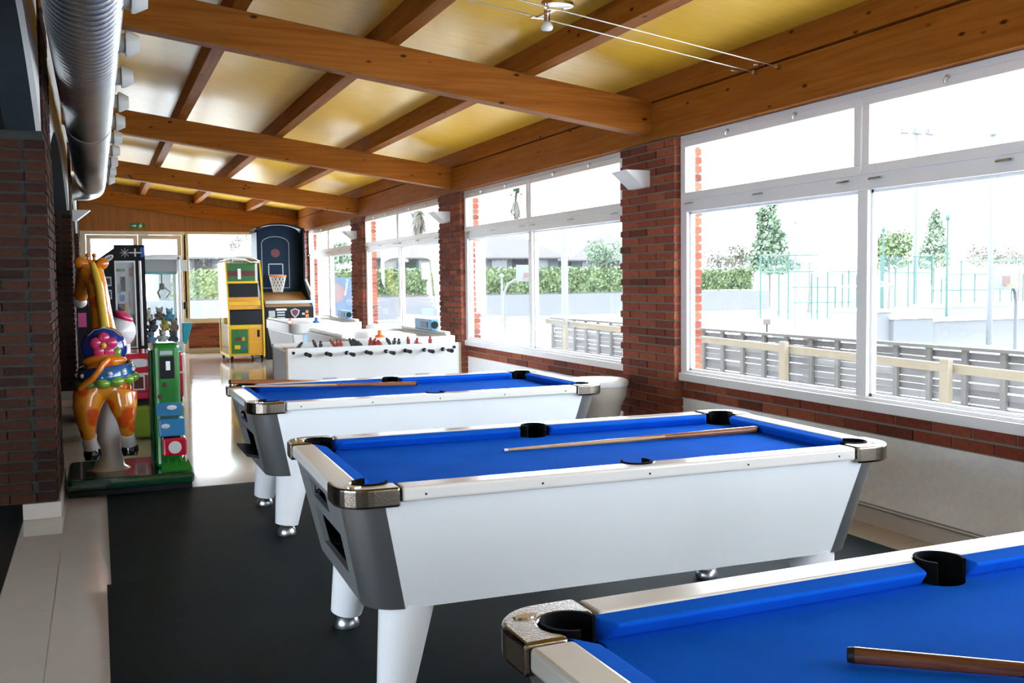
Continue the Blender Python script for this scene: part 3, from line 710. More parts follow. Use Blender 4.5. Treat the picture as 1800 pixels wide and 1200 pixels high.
# ------------------------------------------------------------------ football (foosball) table
M['game_white'] = mat('white_game_laminate', (0.75, 0.75, 0.75), 0.4, var=0.03)
M['game_grey'] = mat('grey_game_end', (0.42, 0.45, 0.46), 0.45)
M['rod'] = mat('steel_rod', (0.6, 0.6, 0.6), 0.2, 1.0)
M['man_red'] = mat('red_player', (0.35, 0.03, 0.02), 0.4)
M['man_dark'] = mat('dark_player', (0.03, 0.03, 0.04), 0.4)
M['pitch'] = mat('green_pitch', (0.10, 0.25, 0.10), 0.6)
M['edge_tan'] = mat('tan_edge_strip', (0.35, 0.26, 0.15), 0.5)
fo = empty('football_table', (2.285, 9.0, 0), -0.012, 'white table football game with black handles behind the farther pool table', 'football table')
fx, fy, ft = 0.79, 0.385, 0.90
for sy in (-1, 1):
    MB().box(-fx, fx, *sorted((sy * fy, sy * (fy - 0.03))), 0.60, ft).build('side_board', M['game_white'], fo, bevel=0.005)
    MB().box(-fx + 0.005, fx - 0.005, *sorted((sy * (fy - 0.004), sy * (fy - 0.034))), 0.30, 0.597).build('lower_board', M['game_white'], fo, bevel=0.005)
for sx in (-1, 1):
    MB().box(*sorted((sx * fx, sx * (fx - 0.03))), -fy + 0.03, fy - 0.03, 0.30, ft - 0.03).build('end_board', M['game_grey'], fo, bevel=0.004)
    MB().box(*sorted((sx * (fx - 0.03), sx * (fx - 0.19))), -fy + 0.03, fy - 0.03, ft - 0.05, ft - 0.03).build('goal_shelf', M['game_white'], fo)
    MB().box(*sorted((sx * (fx - 0.05), sx * (fx - 0.15))), -0.12, 0.12, ft - 0.03, ft - 0.024).build('goal_plate', M['man_red'], fo)
    for sy in (-1, 1):
        MB().box(*sorted((sx * (fx + 0.004), sx * (fx - 0.012))), *sorted((sy * (fy + 0.004), sy * (fy - 0.012))), 0.30, ft).build('edge_strip', M['edge_tan'], fo)
        MB().box(*sorted((sx * (fx - 0.04), sx * (fx - 0.14))), *sorted((sy * (fy - 0.04), sy * (fy - 0.14))), 0, 0.30).build('leg', M['game_grey'], fo, bevel=0.008)
MB().box(-fx + 0.03, fx - 0.03, -fy + 0.03, fy - 0.03, 0.76, 0.775).build('pitch', M['pitch'], fo)
for x0, z in ((-0.73, 0.86), (0.73, 0.86), (-0.73, 0.42), (0.73, 0.42)):
    MB().cyl((x0, -fy - 0.002, z), (x0, -fy - 0.008, z), 0.014, n=12).build('bolt', M['black'], fo, smooth=40)
for x0 in (-0.42, 0.42):
    MB().box(x0 - 0.06, x0 + 0.06, -fy - 0.012, -fy, 0.618, 0.634).build('catch', M['game_grey'], fo)
def man(mt, parent, x, y, z, ang):
    m = MB(); R = Matrix.Rotation(ang, 3, 'Y')
    def tr(v): w = R @ Vector(v); return (x + w.x, y + w.y, z + w.z)
    m2 = MB(); m2.ell((0, 0, 0.045), (0.013, 0.013, 0.015), 8, 6); m2.hexa([(-0.011, -0.017, -0.02), (0.011, -0.017, -0.02), (0.011, 0.017, -0.02), (-0.011, 0.017, -0.02), (-0.013, -0.021, 0.032), (0.013, -0.021, 0.032), (0.013, 0.021, 0.032), (-0.013, 0.021, 0.032)]); m2.hexa([(-0.012, -0.012, -0.075), (0.014, -0.012, -0.075), (0.014, 0.012, -0.075), (-0.012, 0.012, -0.075), (-0.009, -0.014, -0.02), (0.009, -0.014, -0.02), (0.009, 0.014, -0.02), (-0.009, 0.014, -0.02)])
    m.add([tr(v) for v in m2.v], m2.f); return m.build('player', mt, parent)
rods = [(1, -1), (2, -1), (3, 1), (5, -1), (5, 1), (3, -1), (2, 1), (1, 1)]
for i, (n, side) in enumerate(rods):
    x = -0.62 + i * 0.177; red = side > 0
    near = 0.06 if i in (0, 1, 3, 5) else 0.16
    r = MB().cyl((x, -fy - near, 0.845), (x, fy + 0.16, 0.845), 0.008, n=8).build('rod', M['rod'], fo, smooth=50)
    MB().tube([(x, -fy - near, 0.845), (x, -fy - near - 0.11, 0.845)], [0.015, 0.018], 10).build('handle', M['black'], r, smooth=50)
    MB().cyl((x, -fy - 0.001, 0.845), (x, -fy - 0.02, 0.845), 0.018, n=10).build('bearing', M['black'], r, smooth=50)
    for k in range(n):
        man(M['man_red'] if red else M['man_dark'], r, x, (k - (n - 1) / 2) * 0.5 / n, 0.885, rnd.uniform(-0.8, 0.8))

# ------------------------------------------------------------------ air hockey tables
M['ice'] = mat('white_hockey_surface', (0.72, 0.75, 0.78), 0.2)
M['ice_blue'] = mat('pale_blue_print', (0.35, 0.62, 0.80), 0.4)
M['score_blue'] = mat('blue_scoreboard', (0.05, 0.30, 0.55), 0.4)
M['orange_pl'] = mat('orange_plastic', (0.9, 0.16, 0.02), 0.35)
M['blue_pl'] = mat('blue_plastic', (0.02, 0.10, 0.45), 0.35)
def hockey(x0, x1, y0, y1, zt, label, score_y):
    cx, cy = (x0 + x1) / 2, (y0 + y1) / 2; w, l = (x1 - x0) / 2, (y1 - y0) / 2
    h = empty('air_hockey_table', (cx, cy, 0), 0, label, 'air hockey table', 'white air hockey tables'); r = 0.16
    rr = [(sx * (w - r) + sx * r * math.cos(v), sy * (l - r) + sy * r * math.sin(v)) for sx, sy, seq in ((1, 1, range(7)), (-1, 1, range(6, -1, -1)), (-1, -1, range(7)), (1, -1, range(6, -1, -1))) for v in [q * math.pi / 12 for q in seq]]
    inn = [(x * (w - 0.07) / w, y * (l - 0.07) / l) for x, y in rr]
    n = len(rr); m = MB()
    vs = [(x, y, zt - 0.14) for x, y in rr] + [(x, y, zt) for x, y in rr] + [(x, y, zt) for x, y in inn] + [(x, y, zt - 0.14) for x, y in inn]
    fs = []
    for k in range(n):
        k2 = (k + 1) % n; fs += [(k, k2, n + k2, n + k), (n + k, n + k2, 2 * n + k2, 2 * n + k), (2 * n + k, 2 * n + k2, 3 * n + k2, 3 * n + k), (3 * n + k, 3 * n + k2, k2, k)]
    m.add(vs, fs).build('rail', M['game_white'], h, bevel=0.008, smooth=40)
    MB().prism(inn, zt - 0.11, zt - 0.025).build('playfield', M['ice'], h)
    MB().hexa([(-w + 0.14, -l + 0.12, 0.12), (w - 0.14, -l + 0.12, 0.12), (w - 0.14, l - 0.12, 0.12), (-w + 0.14, l - 0.12, 0.12), (-w + 0.03, -l + 0.04, zt - 0.14), (w - 0.03, -l + 0.04, zt - 0.14), (w - 0.03, l - 0.04, zt - 0.14), (-w + 0.03, l - 0.04, zt - 0.14)]).build('body', M['game_white'], h, bevel=0.02)
    # end print: pale blue snow scene without figures
    pz0, pz1 = zt - 0.46, zt - 0.16
    def pf(x, z, y): k = (zt - 0.14 - z) / (zt - 0.26); return (x, -l + 0.04 + 0.08 * k + y, z)
    MB().prism([(-0.34, pz0), (0.02, pz0), (0.02, pz1), (-0.34, pz1)], -0.006, -0.001, pf).build('print_panel', M['ice_blue'], h)
    MB().prism([(-0.33, pz0 + 0.01), (-0.12, pz0 + 0.01), (0.01, pz0 + 0.01), (0.01, pz0 + 0.09), (-0.08, pz0 + 0.13), (-0.16, pz0 + 0.08), (-0.26, pz0 + 0.12), (-0.33, pz0 + 0.07)], -0.009, -0.006, pf).build('print_snow', M['sign_white'], h)
    for sx in (-1, 1):
        for sy in (-1, 1):
            MB().box(*sorted((sx * (w - 0.16), sx * (w - 0.30))), *sorted((sy * (l - 0.16), sy * (l - 0.34))), 0.0, 0.13).build('leg', M['game_grey'], h, bevel=0.01)
    for sx in (-1, 1):
        MB().box(sx * (w - 0.035) - 0.03, sx * (w - 0.035) + 0.03, -l + 0.25, l - 0.25, zt, zt + 0.035).build('side_wall', M['game_white'], h, bevel=0.012)
    sb = MB().box(w - 0.10, w - 0.02, score_y - 0.30, score_y + 0.30, zt + 0.03, zt + 0.15).build('scoreboard', M['score_blue'], h, bevel=0.01)
    MB().box(w - 0.106, w - 0.10, score_y - 0.18, score_y + 0.06, zt + 0.06, zt + 0.12).build('score_window', M['man_dark'], sb)
    MB().cyl((w - 0.06, score_y - 0.20, zt + 0.09), (w - 0.06, score_y - 0.312, zt + 0.09), 0.04, n=16).build('speaker', M['black'], sb, smooth=40)
    MB().hexa([(-0.12, -l + 0.075, zt - 0.024), (0.12, -l + 0.075, zt - 0.024), (0.12, -l + 0.09, zt - 0.024), (-0.12, -l + 0.09, zt - 0.024), (-0.12, -l + 0.075, zt - 0.004), (0.12, -l + 0.075, zt - 0.004), (0.12, -l + 0.09, zt - 0.004), (-0.12, -l + 0.09, zt - 0.004)]).build('goal_slot', M['black_matt'], h)
    return h
hA = hockey(2.25, 3.42, 9.62, 11.75, 0.90, 'white air hockey table with blue scoreboard just behind the table football', -0.15)
hB = hockey(2.52, 3.58, 14.2, 16.5, 0.88, 'white air hockey table standing farther back beside the basketball machine', -0.2)
def mallet(x, y, z, mt, label):
    m = MB().lathe([(0.0, 0.0), (0.05, 0.0), (0.052, 0.012), (0.045, 0.02), (0.025, 0.028), (0.02, 0.05), (0.024, 0.062), (0.015, 0.072), (0.0, 0.074)], 20)
    return tag(m.build('hockey_mallet', mt, None, smooth=45, loc=(x, y, z)), label, 'mallet', 'air hockey mallets')
mallet(at(668, 600, y=10.3).x, 10.3, 0.876, M['orange_pl'], 'orange round mallet on the air hockey table behind the table football')
mallet(at(510, 574, y=15.1).x, 15.1, 0.856, M['orange_pl'], 'orange round mallet on the air hockey table farther back')
mallet(at(556, 573, y=15.1).x, 15.1, 0.856, M['blue_pl'], 'blue round mallet on the air hockey table farther back')
# ------------------------------------------------------------------ yellow ball-toss machine by the far window
M['yellow'] = mat('yellow_cabinet', (0.70, 0.44, 0.005), 0.35)
M['amber'] = mat('amber_door', (0.62, 0.30, 0.02), 0.35)
M['field_green'] = mat('green_print', (0.015, 0.13, 0.025), 0.4, var=0.3, vscale=14)
M['screen_dark'] = mat('dark_screen', (0.006, 0.010, 0.014), 0.3, spec=0.2)
M['maroon'] = mat('maroon_print', (0.10, 0.01, 0.01), 0.4)
M['clear'] = glass('clear_plastic', (0.93, 0.95, 0.95), 0.1)
ye = empty('ball_toss_machine', (2.535, 19.5, 0), 0, 'tall yellow ball toss arcade machine with green panels beside the far window', 'arcade machine')
yw, yd = 0.325, 0.70
side = [(-yd, 0.12), (yd, 0.12), (yd, 1.86), (-yd + 0.30, 1.86), (-yd + 0.14, 1.45), (-yd + 0.02, 0.98), (-yd, 0.70)]
for sx in (-1, 1):
    rim = MB()
    for i in range(len(side)):
        a, b = side[i], side[(i + 1) % len(side)]
        rim.bar((sx * (yw - 0.015), a[0], a[1]), (sx * (yw - 0.015), b[0], b[1]), 0.05, 0.03, up=(1, 0, 0))
    rim.build('side_frame', M['yellow'], ye)
    if sx < 0: MB().prism(side, -yw + 0.004, -yw + 0.010, lambda y, z, x: (x, y, z)).build('side_sheet', M['clear'], ye)
    else: MB().prism(side[:2] + [(yd, 0.8), (-yd, 0.7)], yw - 0.012, yw - 0.004, lambda y, z, x: (x, y, z)).build('side_sheet', M['yellow'], ye)
MB().box(-yw + 0.02, yw - 0.02, -yd + 0.005, yd - 0.1, 0.13, 0.70).build('lower_cabinet', M['yellow'], ye, bevel=0.006)
pn = MB().box(-yw + 0.05, 0.02, -yd - 0.006, -yd + 0.005, 0.17, 0.62).build('print_panel', M['field_green'], ye)
for x, z, w, h, mt in ((-0.12, 0.58, 0.03, 0.03, 'man_red'), (-0.15, 0.44, 0.10, 0.06, 'maroon'), (-0.06, 0.44, 0.05, 0.07, 'amber'), (-0.17, 0.29, 0.10, 0.07, 'yellow'), (-0.06, 0.27, 0.08, 0.05, 'blue_pl')):
    MB().box(x - w / 2, x + w / 2, -yd - 0.009, -yd - 0.006, z - h / 2, z + h / 2).build('print_patch', M[mt], pn)
cd = MB().box(0.04, yw - 0.04, -yd - 0.004, -yd + 0.005, 0.40, 0.64).build('coin_door', M['amber'], ye, bevel=0.003)
MB().box(0.19, 0.235, -yd - 0.008, -yd - 0.004, 0.47, 0.60).build('coin_slot', M['black'], cd)
MB().box(0.04, yw - 0.04, -yd - 0.004, -yd + 0.005, 0.16, 0.385).build('cash_door', M['amber'], ye, bevel=0.003)
MB().hexa([(-yw + 0.03, -yd + 0.0, 0.70), (yw - 0.03, -yd + 0.0, 0.70), (yw - 0.03, -yd + 0.25, 0.70), (-yw + 0.03, -yd + 0.25, 0.70), (-yw + 0.03, -yd + 0.02, 0.96), (yw - 0.03, -yd + 0.02, 0.96), (yw - 0.03, -yd + 0.25, 0.98), (-yw + 0.03, -yd + 0.25, 0.98)]).build('ball_hatch', M['screen_dark'], ye)
for i in range(3):
    z = 0.98 + i * 0.075; y = -yd + 0.06 + i * 0.14
    MB().box(-yw + 0.03, yw - 0.03, y, y + 0.16, z, z + 0.07).build('ramp_step', M['amber'] if i != 1 else M['yellow'], ye)
MB().box(-yw + 0.03, yw - 0.03, -yd + 0.48, -yd + 0.52, 1.16, 1.48).build('target_net', M['screen_dark'], ye)
MB().box(-yw + 0.03, yw - 0.03, -yd + 0.40, -yd + 0.46, 1.46, 1.50).build('target_bar', M['yellow'], ye)
bb_ = MB().box(-yw + 0.03, yw - 0.03, 0.10, 0.13, 1.45, 1.84).build('back_board', M['field_green'], ye)
MB().box(-yw + 0.04, yw - 0.04, 0.092, 0.10, 1.60, 1.70).build('crowd_band', M['maroon'], bb_)
MB().box(-0.03, 0.03, 0.088, 0.092, 1.54, 1.74).build('goal_mark', M['sign_white'], bb_)
MB().box(-yw + 0.02, yw - 0.02, 0.13, yd - 0.02, 0.70, 1.86).build('rear_box', M['yellow'], ye)
c = MB(); n = 10
for i in range(n):
    t0, t1 = -1 + 2 * i / n, -1 + 2 * (i + 1) / n
    z0_, z1_ = 1.86 + 0.09 * (1 - t0 * t0), 1.86 + 0.09 * (1 - t1 * t1)
    c.hexa([(t0 * yw, -yd + 0.28, z0_), (t1 * yw, -yd + 0.28, z1_), (t1 * yw, yd, z1_), (t0 * yw, yd, z0_), (t0 * yw, -yd + 0.28, z0_ + 0.02), (t1 * yw, -yd + 0.28, z1_ + 0.02), (t1 * yw, yd, z1_ + 0.02), (t0 * yw, yd, z0_ + 0.02)])
c.build('canopy', M['sign_white'], ye, smooth=40)
for sx in (-1, 1):
    for sy in (-1, 1):
        k = MB(); k.cyl((sx * (yw - 0.05) - 0.02, sy * (yd - 0.08), 0.045), (sx * (yw - 0.05) + 0.02, sy * (yd - 0.08), 0.045), 0.045, n=14); k.box(sx * (yw - 0.05) - 0.03, sx * (yw - 0.05) + 0.03, sy * (yd - 0.08) - 0.03, sy * (yd - 0.08) + 0.03, 0.07, 0.12)
        k.build('caster', M['black'], ye, smooth=40)

# ------------------------------------------------------------------ basketball machine in the far corner
M['navy_cab'] = mat('navy_cabinet', (0.003, 0.008, 0.015), 0.55, spec=0.15)
M['board_blue'] = mat('dark_blue_backboard', (0.004, 0.018, 0.042), 0.55, spec=0.15)
M['line_grey'] = mat('grey_line', (0.34, 0.38, 0.41), 0.5)
M['ramp_brown'] = mat('brown_ramp', (0.28, 0.15, 0.06), 0.35)
M['net'] = mat('white_net', (0.75, 0.75, 0.72), 0.8)
bk = empty('basketball_machine', (3.42, 20.1, 0), 0, 'tall dark blue basketball arcade machine with orange hoop in the far corner', 'arcade machine')
bw = 0.47; by0, by1 = -0.75, 0.75
sp = [(by0, 0.0), (by1, 0.0), (by1, 2.55), (0.0, 2.55), (0.0, 1.50), (by0, 0.98)]
for sx in (-1, 1):
    MB().prism(sp, *sorted((sx * bw, sx * (bw - 0.03))), lambda y, z, x: (x, y, z)).build('side_panel', M['navy_cab'], bk)
hd = MB(); n = 14
for i in range(n):
    t0, t1 = math.pi * i / n, math.pi * (i + 1) / n
    p = lambda t, r, y: (-r * math.cos(t), y, 2.46 + (r - 0.2) * 0.62 * math.sin(t) * (1.0))
    hd.hexa([p(t0, bw, 0.02), p(t1, bw, 0.02), p(t1, bw, by1), p(t0, bw, by1), p(t0, bw + 0.03, 0.02), p(t1, bw + 0.03, 0.02), p(t1, bw + 0.03, by1), p(t0, bw + 0.03, by1)])
hd.build('arched_top', M['navy_cab'], bk, smooth=40)
arch_pts = [(-bw + 0.03, 1.28)] + [(bw - 0.03, 1.28)] + [((bw - 0.03) * math.cos(math.pi * k / 14), 2.44 + 0.18 * math.sin(math.pi * k / 14)) for k in range(15)]
MB().prism(arch_pts, 0.32, 0.36, lambda x, z, y: (x, y, z)).build('backboard', M['board_blue'], bk)
ol = MB(); w_, yb = 0.27, 0.314
pts = [(-w_, 1.36), (-w_, 2.25)] + [(-w_ * math.cos(math.pi * k / 12), 2.25 + 0.14 * math.sin(math.pi * k / 12)) for k in range(1, 12)] + [(w_, 2.25), (w_, 1.36), (-w_, 1.36)]
for a, b in zip(pts[:-1], pts[1:]): ol.bar((a[0] - 0.06, yb, a[1]), (b[0] - 0.06, yb, b[1]), 0.012, 0.012)
ol.build('board_outline', M['line_grey'], bk)
ol = MB(); pts = [(-0.20, 1.62), (0.08, 1.62), (0.08, 1.84), (-0.20, 1.84), (-0.20, 1.62)]
for a, b in zip(pts[:-1], pts[1:]): ol.bar((a[0], yb, a[1]), (b[0], yb, b[1]), 0.014, 0.02)
ol.build('target_square', M['line_grey'], bk)
em = MB(); em.prism([(-0.06 + 0.09 * math.cos(k * math.pi / 8), 2.06 + 0.085 * math.sin(k * math.pi / 8)) for k in range(16)], yb, yb + 0.004, lambda x, z, y: (x, y, z)); em.build('round_emblem', M['maroon'], bk)
HC = (-0.06, 0.12, 1.60); hr = 0.165
MB().tube([(HC[0] + hr * math.cos(k * math.pi / 12), HC[1] + hr * math.sin(k * math.pi / 12), HC[2]) for k in range(25)], 0.014, 8, caps=False).build('hoop', M['orange_pl'], bk, smooth=60)
MB().box(HC[0] - 0.10, HC[0] + 0.10, HC[1] + hr - 0.02, 0.32, 1.585, 1.615).build('hoop_bracket', M['orange_pl'], bk)
nt_ = MB(); nn = 12
for k in range(nn):
    for d in (-1, 1):
        path = []
        for j in range(6):
            r = hr * (1 - 0.09 * j); a = 2 * math.pi * (k + d * 0.5 * j) / nn
            path.append((HC[0] + r * math.cos(a), HC[1] + r * math.sin(a), HC[2] - 0.065 * j))
        nt_.tube(path, 0.005, 4, caps=False)
nt_.build('hoop_net', M['net'], bk)
MB().hexa([(-bw + 0.03, by0 + 0.06, 1.0), (bw - 0.03, by0 + 0.06, 1.0), (bw - 0.03, 0.32, 1.22), (-bw + 0.03, 0.32, 1.22), (-bw + 0.03, by0 + 0.06, 1.02), (bw - 0.03, by0 + 0.06, 1.02), (bw - 0.03, 0.32, 1.28), (-bw + 0.03, 0.32, 1.28)]).build('ball_ramp', M['ramp_brown'], bk)
MB().box(-bw + 0.03, bw - 0.03, by0 + 0.02, by0 + 0.06, 1.06, 1.12).build('ramp_lip', M['line_grey'], bk, bevel=0.006)
MB().box(-bw + 0.03, bw - 0.03, by0, by1 - 0.1, 0.02, 1.0).build('front_cabinet', M['black'], bk, bevel=0.006)
pp = MB().box(-bw + 0.06, bw - 0.05, by0 - 0.008, by0, 0.74, 1.0).build('control_panel', M['screen_dark'], bk)
for x, z, w, h, mt in ((-0.33, 0.87, 0.12, 0.12, 'line_grey'), (-0.15, 0.95, 0.20, 0.035, 'sign_white'), (-0.16, 0.895, 0.15, 0.03, 'line_grey'), (-0.16, 0.845, 0.15, 0.03, 'line_grey'), (-0.16, 0.79, 0.15, 0.03, 'line_grey'), (0.34, 0.90, 0.05, 0.05, 'orange_pl'), (0.34, 0.82, 0.06, 0.06, 'orange_pl'), (0.27, 0.86, 0.05, 0.04, 'line_grey'), (0.0, 0.755, 0.7, 0.012, 'line_grey')):
    MB().box(x - w / 2, x + w / 2, by0 - 0.012, by0 - 0.008, z - h / 2, z + h / 2).build('panel_mark', M[mt], pp)
MB().prism([(0.02, 0.93), (0.11, 0.97), (0.20, 0.93), (0.18, 0.85), (0.11, 0.78), (0.04, 0.85)], by0 - 0.011, by0 - 0.008, lambda x, z, y: (x, y, z)).build('emblem', M['line_grey'], pp)
MB().prism([(0.045, 0.92), (0.11, 0.95), (0.175, 0.92), (0.16, 0.86), (0.11, 0.81), (0.06, 0.86)], by0 - 0.014, by0 - 0.011, lambda x, z, y: (x, y, z)).build('emblem', M['maroon'], pp)
MB().bar((bw - 0.10, by0 + 0.2, 1.52), (bw + 0.0, by0 + 0.02, 1.20), 0.03, 0.02).build('guard_rail', M['sign_white'], bk)
MB().prism([(by0 + 0.05, 1.02), (0.0, 1.5), (0.0, 1.28), (by0 + 0.1, 1.02)], bw - 0.025, bw - 0.02, lambda y, z, x: (x, y, z)).build('guard_sheet', M['clear'], bk)

# ------------------------------------------------------------------ silver claw machine with plush toys
M['alu'] = mat('silver_profile', (0.62, 0.64, 0.66), 0.3, 0.6)
M['pale_blue'] = mat('pale_blue_panel', (0.32, 0.52, 0.62), 0.4)
M['teal'] = mat('teal_plastic', (0.02, 0.33, 0.40), 0.35)
cl = empty('claw_machine', (0.74, 13.4, 0), 0, 'silver glass claw machine filled with plush toys on pale blue base', 'claw machine')
cw, cdp = 0.235, 0.42
MB().box(-cw, cw, -cdp, cdp, 0.06, 0.68).build('base_cabinet', M['pale_blue'], cl, bevel=0.008)
MB().box(-cw + 0.02, cw - 0.02, -cdp - 0.006, -cdp, 0.10, 0.52).build('base_print', M['man_red'], cl)
MB().box(-cw - 0.01, cw + 0.01, -cdp - 0.01, cdp + 0.01, 0.68, 0.745).build('deck', M['alu'], cl, bevel=0.006)
for sx in (-1, 1):
    for sy in (-1, 1):
        MB().box(*sorted((sx * cw, sx * (cw - 0.035))), *sorted((sy * cdp, sy * (cdp - 0.035))), 0.745, 1.80).build('post', M['alu'], cl, bevel=0.004)
        MB().cyl((sx * (cw - 0.05), sy * (cdp - 0.06), 0), (sx * (cw - 0.05), sy * (cdp - 0.06), 0.06), 0.03, n=10).build('foot', M['black'], cl)
MB().box(-cw, cw, -cdp, cdp, 1.76, 1.82).build('header', M['alu'], cl, bevel=0.006)
MB().box(-cw + 0.04, cw - 0.04, -cdp + 0.05, cdp - 0.05, 1.62, 1.76).build('gantry', M['line_grey'], cl)
MB().box(-cw + 0.04, cw - 0.04, -cdp + 0.06, -cdp + 0.10, 1.585, 1.635).build('gantry_rail', M['teal'], cl)
for sy in (-1, 1): MB().box(-cw + 0.035, cw - 0.035, sy * (cdp - 0.015) - 0.003, sy * (cdp - 0.015) + 0.003, 0.745, 1.76).build('pane', M['clear'], cl)
for sx in (-1, 1): MB().box(sx * (cw - 0.015) - 0.003, sx * (cw - 0.015) + 0.003, -cdp + 0.035, cdp - 0.035, 0.745, 1.76).build('pane', M['clear'], cl)
cx_, cz_ = 0.03, 1.42
MB().cyl((cx_, -0.05, 1.60), (cx_, -0.05, cz_ + 0.05), 0.008, n=8).build('claw_cord', M['black'], cl)
kk = MB(); kk.lathe([(0, 0.06), (0.03, 0.05), (0.035, -0.02), (0, -0.03)], 14, (cx_, -0.05, cz_))
for a in (0, 2.1, 4.2): kk.tube([(cx_ + 0.03 * math.cos(a), -0.05 + 0.03 * math.sin(a), cz_), (cx_ + 0.10 * math.cos(a), -0.05 + 0.10 * math.sin(a), cz_ - 0.06), (cx_ + 0.05 * math.cos(a), -0.05 + 0.05 * math.sin(a), cz_ - 0.13)], 0.008, 6)
kk.build('claw', M['black'], cl, smooth=40)
MB().box(cw + 0.001, cw + 0.075, -cdp + 0.02, -cdp + 0.08, 1.62, 1.76).build('card_reader', M['sign_white'], cl, bevel=0.004)
MB().hexa([(cw + 0.001, -cdp + 0.0, 0.72), (cw + 0.05, -cdp + 0.0, 0.72), (cw + 0.05, -cdp + 0.16, 0.72), (cw + 0.001, -cdp + 0.16, 0.72), (cw + 0.001, -cdp - 0.02, 0.98), (cw + 0.12, -cdp - 0.02, 0.98), (cw + 0.12, -cdp + 0.18, 0.98), (cw + 0.001, -cdp + 0.18, 0.98)]).build('token_tray', M['teal'], cl, bevel=0.006)
MB().cyl((cw + 0.04, -cdp + 0.02, 1.15), (cw + 0.04, -cdp + 0.02, 1.24), 0.02, n=10).build('joystick', M['black'], cl)
plush_cols = {'white': (0.7, 0.7, 0.7), 'light blue': (0.12, 0.40, 0.62), 'dark grey': (0.05, 0.06, 0.08), 'pink': (0.65, 0.12, 0.28), 'grey': (0.35, 0.36, 0.4), 'yellow and black': (0.55, 0.42, 0.03), 'navy': (0.02, 0.05, 0.15), 'beige': (0.55, 0.42, 0.30), 'sky blue': (0.2, 0.5, 0.7), 'lilac': (0.45, 0.35, 0.55), 'mint': (0.3, 0.6, 0.5), 'red': (0.45, 0.03, 0.05), 'cream': (0.65, 0.58, 0.45), 'brown': (0.16, 0.08, 0.04), 'turquoise': (0.03, 0.35, 0.45), 'black': (0.012, 0.012, 0.014)}
spots = [('light blue', -0.13, -0.27, 0.80), ('white', 0.0, -0.24, 0.90), ('navy', 0.10, -0.28, 0.80), ('grey', 0.13, -0.26, 0.93), ('pink', 0.02, -0.30, 0.80), ('sky blue', -0.13, -0.20, 0.93), ('dark grey', -0.09, -0.12, 1.05), ('yellow and black', 0.07, -0.12, 1.08), ('beige', 0.13, -0.10, 0.98), ('lilac', -0.02, -0.02, 0.95), ('mint', -0.05, -0.33, 0.80), ('red', 0.15, -0.33, 0.88), ('cream', -0.15, -0.05, 1.0), ('brown', 0.04, -0.20, 1.02), ('turquoise', -0.16, -0.33, 0.90), ('black', 0.15, -0.18, 1.06)]
cells = [(x + dx, y, z + dz_) for z, dx in ((0.80, 0.0), (0.945, 0.03), (1.08, -0.02)) for y in (-0.31, -0.16) for x, dz_ in ((-0.135, 0.0), (0.0, 0.012), (0.125, -0.004))]
for (nm, _x, _y, _z), (x, y, z) in zip(spots, cells):
    x += 0.012 * math.sin(z * 40)
    pm = mat('plush_' + nm.replace(' ', '_'), plush_cols[nm], 0.95, bump=0.6, bscale=200)
    t = empty('plush_toy', (0.74 + x, 13.4 + y, z - 0.05), rnd.uniform(-0.6, 0.6), nm + ' plush toy in the heap inside the silver claw machine', 'plush toy', 'plush toys in the claw machine')
    t.scale = (0.9, 0.9, 0.9)
    MB().ell((0, 0, 0.03), (0.055, 0.05, 0.06), 14, 9).build('body', pm, t, smooth=80)
    hd_ = MB().ell((0, -0.01, 0.105), (0.045, 0.042, 0.04), 14, 9).build('head', pm, t, smooth=80)
    for s_ in (-1, 1):
        MB().ell((s_ * 0.035, 0, 0.142), (0.015, 0.01, 0.02 if nm[0] != 'y' else 0.06), 8, 6).build('ear', pm, hd_, smooth=80)
        MB().ell((s_ * 0.055, -0.02, 0.04), (0.018, 0.018, 0.03), 8, 6).build('arm', pm, t, smooth=80)
        MB().ell((s_ * 0.03, -0.045, 0.0), (0.02, 0.03, 0.02), 8, 6).build('leg', pm, t, smooth=80)

# ------------------------------------------------------------------ black prize cabinet behind the giraffe
M['lit_white'] = mat('white_interior', (0.60, 0.64, 0.66), 0.5)
bc = empty('prize_cabinet', (0.0, 11.9, 0), 0, 'black prize vending cabinet with slanted header and narrow white window', 'arcade machine')
fy0, fy1 = -0.40, 0.40
body_poly = [(-0.20, 0.04), (0.50, 0.04), (0.50, 1.89), (0.235, 1.89), (0.0, 1.72), (-0.20, 1.55)]
MB().prism(body_poly, fy0 + 0.06, fy1, lambda x, z, y: (x, y, z)).build('housing', M['black'], bc)
fr_ = MB()
for x0, x1, z0_, z1_ in ((-0.20, 0.19, 0.04, 1.55), (0.40, 0.50, 0.04, 1.89), (0.19, 0.40, 0.04, 0.78), (0.19, 0.40, 1.72, 1.89)): fr_.box(x0, x1, fy0, fy0 + 0.06, z0_, z1_)
fr_.prism([(-0.20, 1.55), (0.19, 1.55), (0.19, 1.85), (0.0, 1.72)], fy0, fy0 + 0.06, lambda x, z, y: (x, y, z))
fr_.build('front_frame', M['black'], bc)
MB().box(0.19, 0.40, fy0 + 0.045, fy0 + 0.059, 0.78, 1.72).build('window_back', M['lit_white'], bc)
wf_ = MB()
for x0, x1, z0_, z1_ in ((0.19, 0.205, 0.78, 1.72), (0.385, 0.40, 0.78, 1.72), (0.205, 0.385, 0.78, 0.795), (0.205, 0.385, 1.70, 1.72)): wf_.box(x0, x1, fy0 - 0.006, fy0 + 0.01, z0_, z1_)
wf_.build('window_trim', M['alu'], bc)
MB().box(0.205, 0.385, fy0 + 0.0, fy0 + 0.003, 0.795, 1.70).build('pane', M['clear'], bc)
MB().box(0.43, 0.46, fy0 - 0.012, fy0, 0.80, 1.72).build('chrome_strip', M['steel'], bc, bevel=0.005)
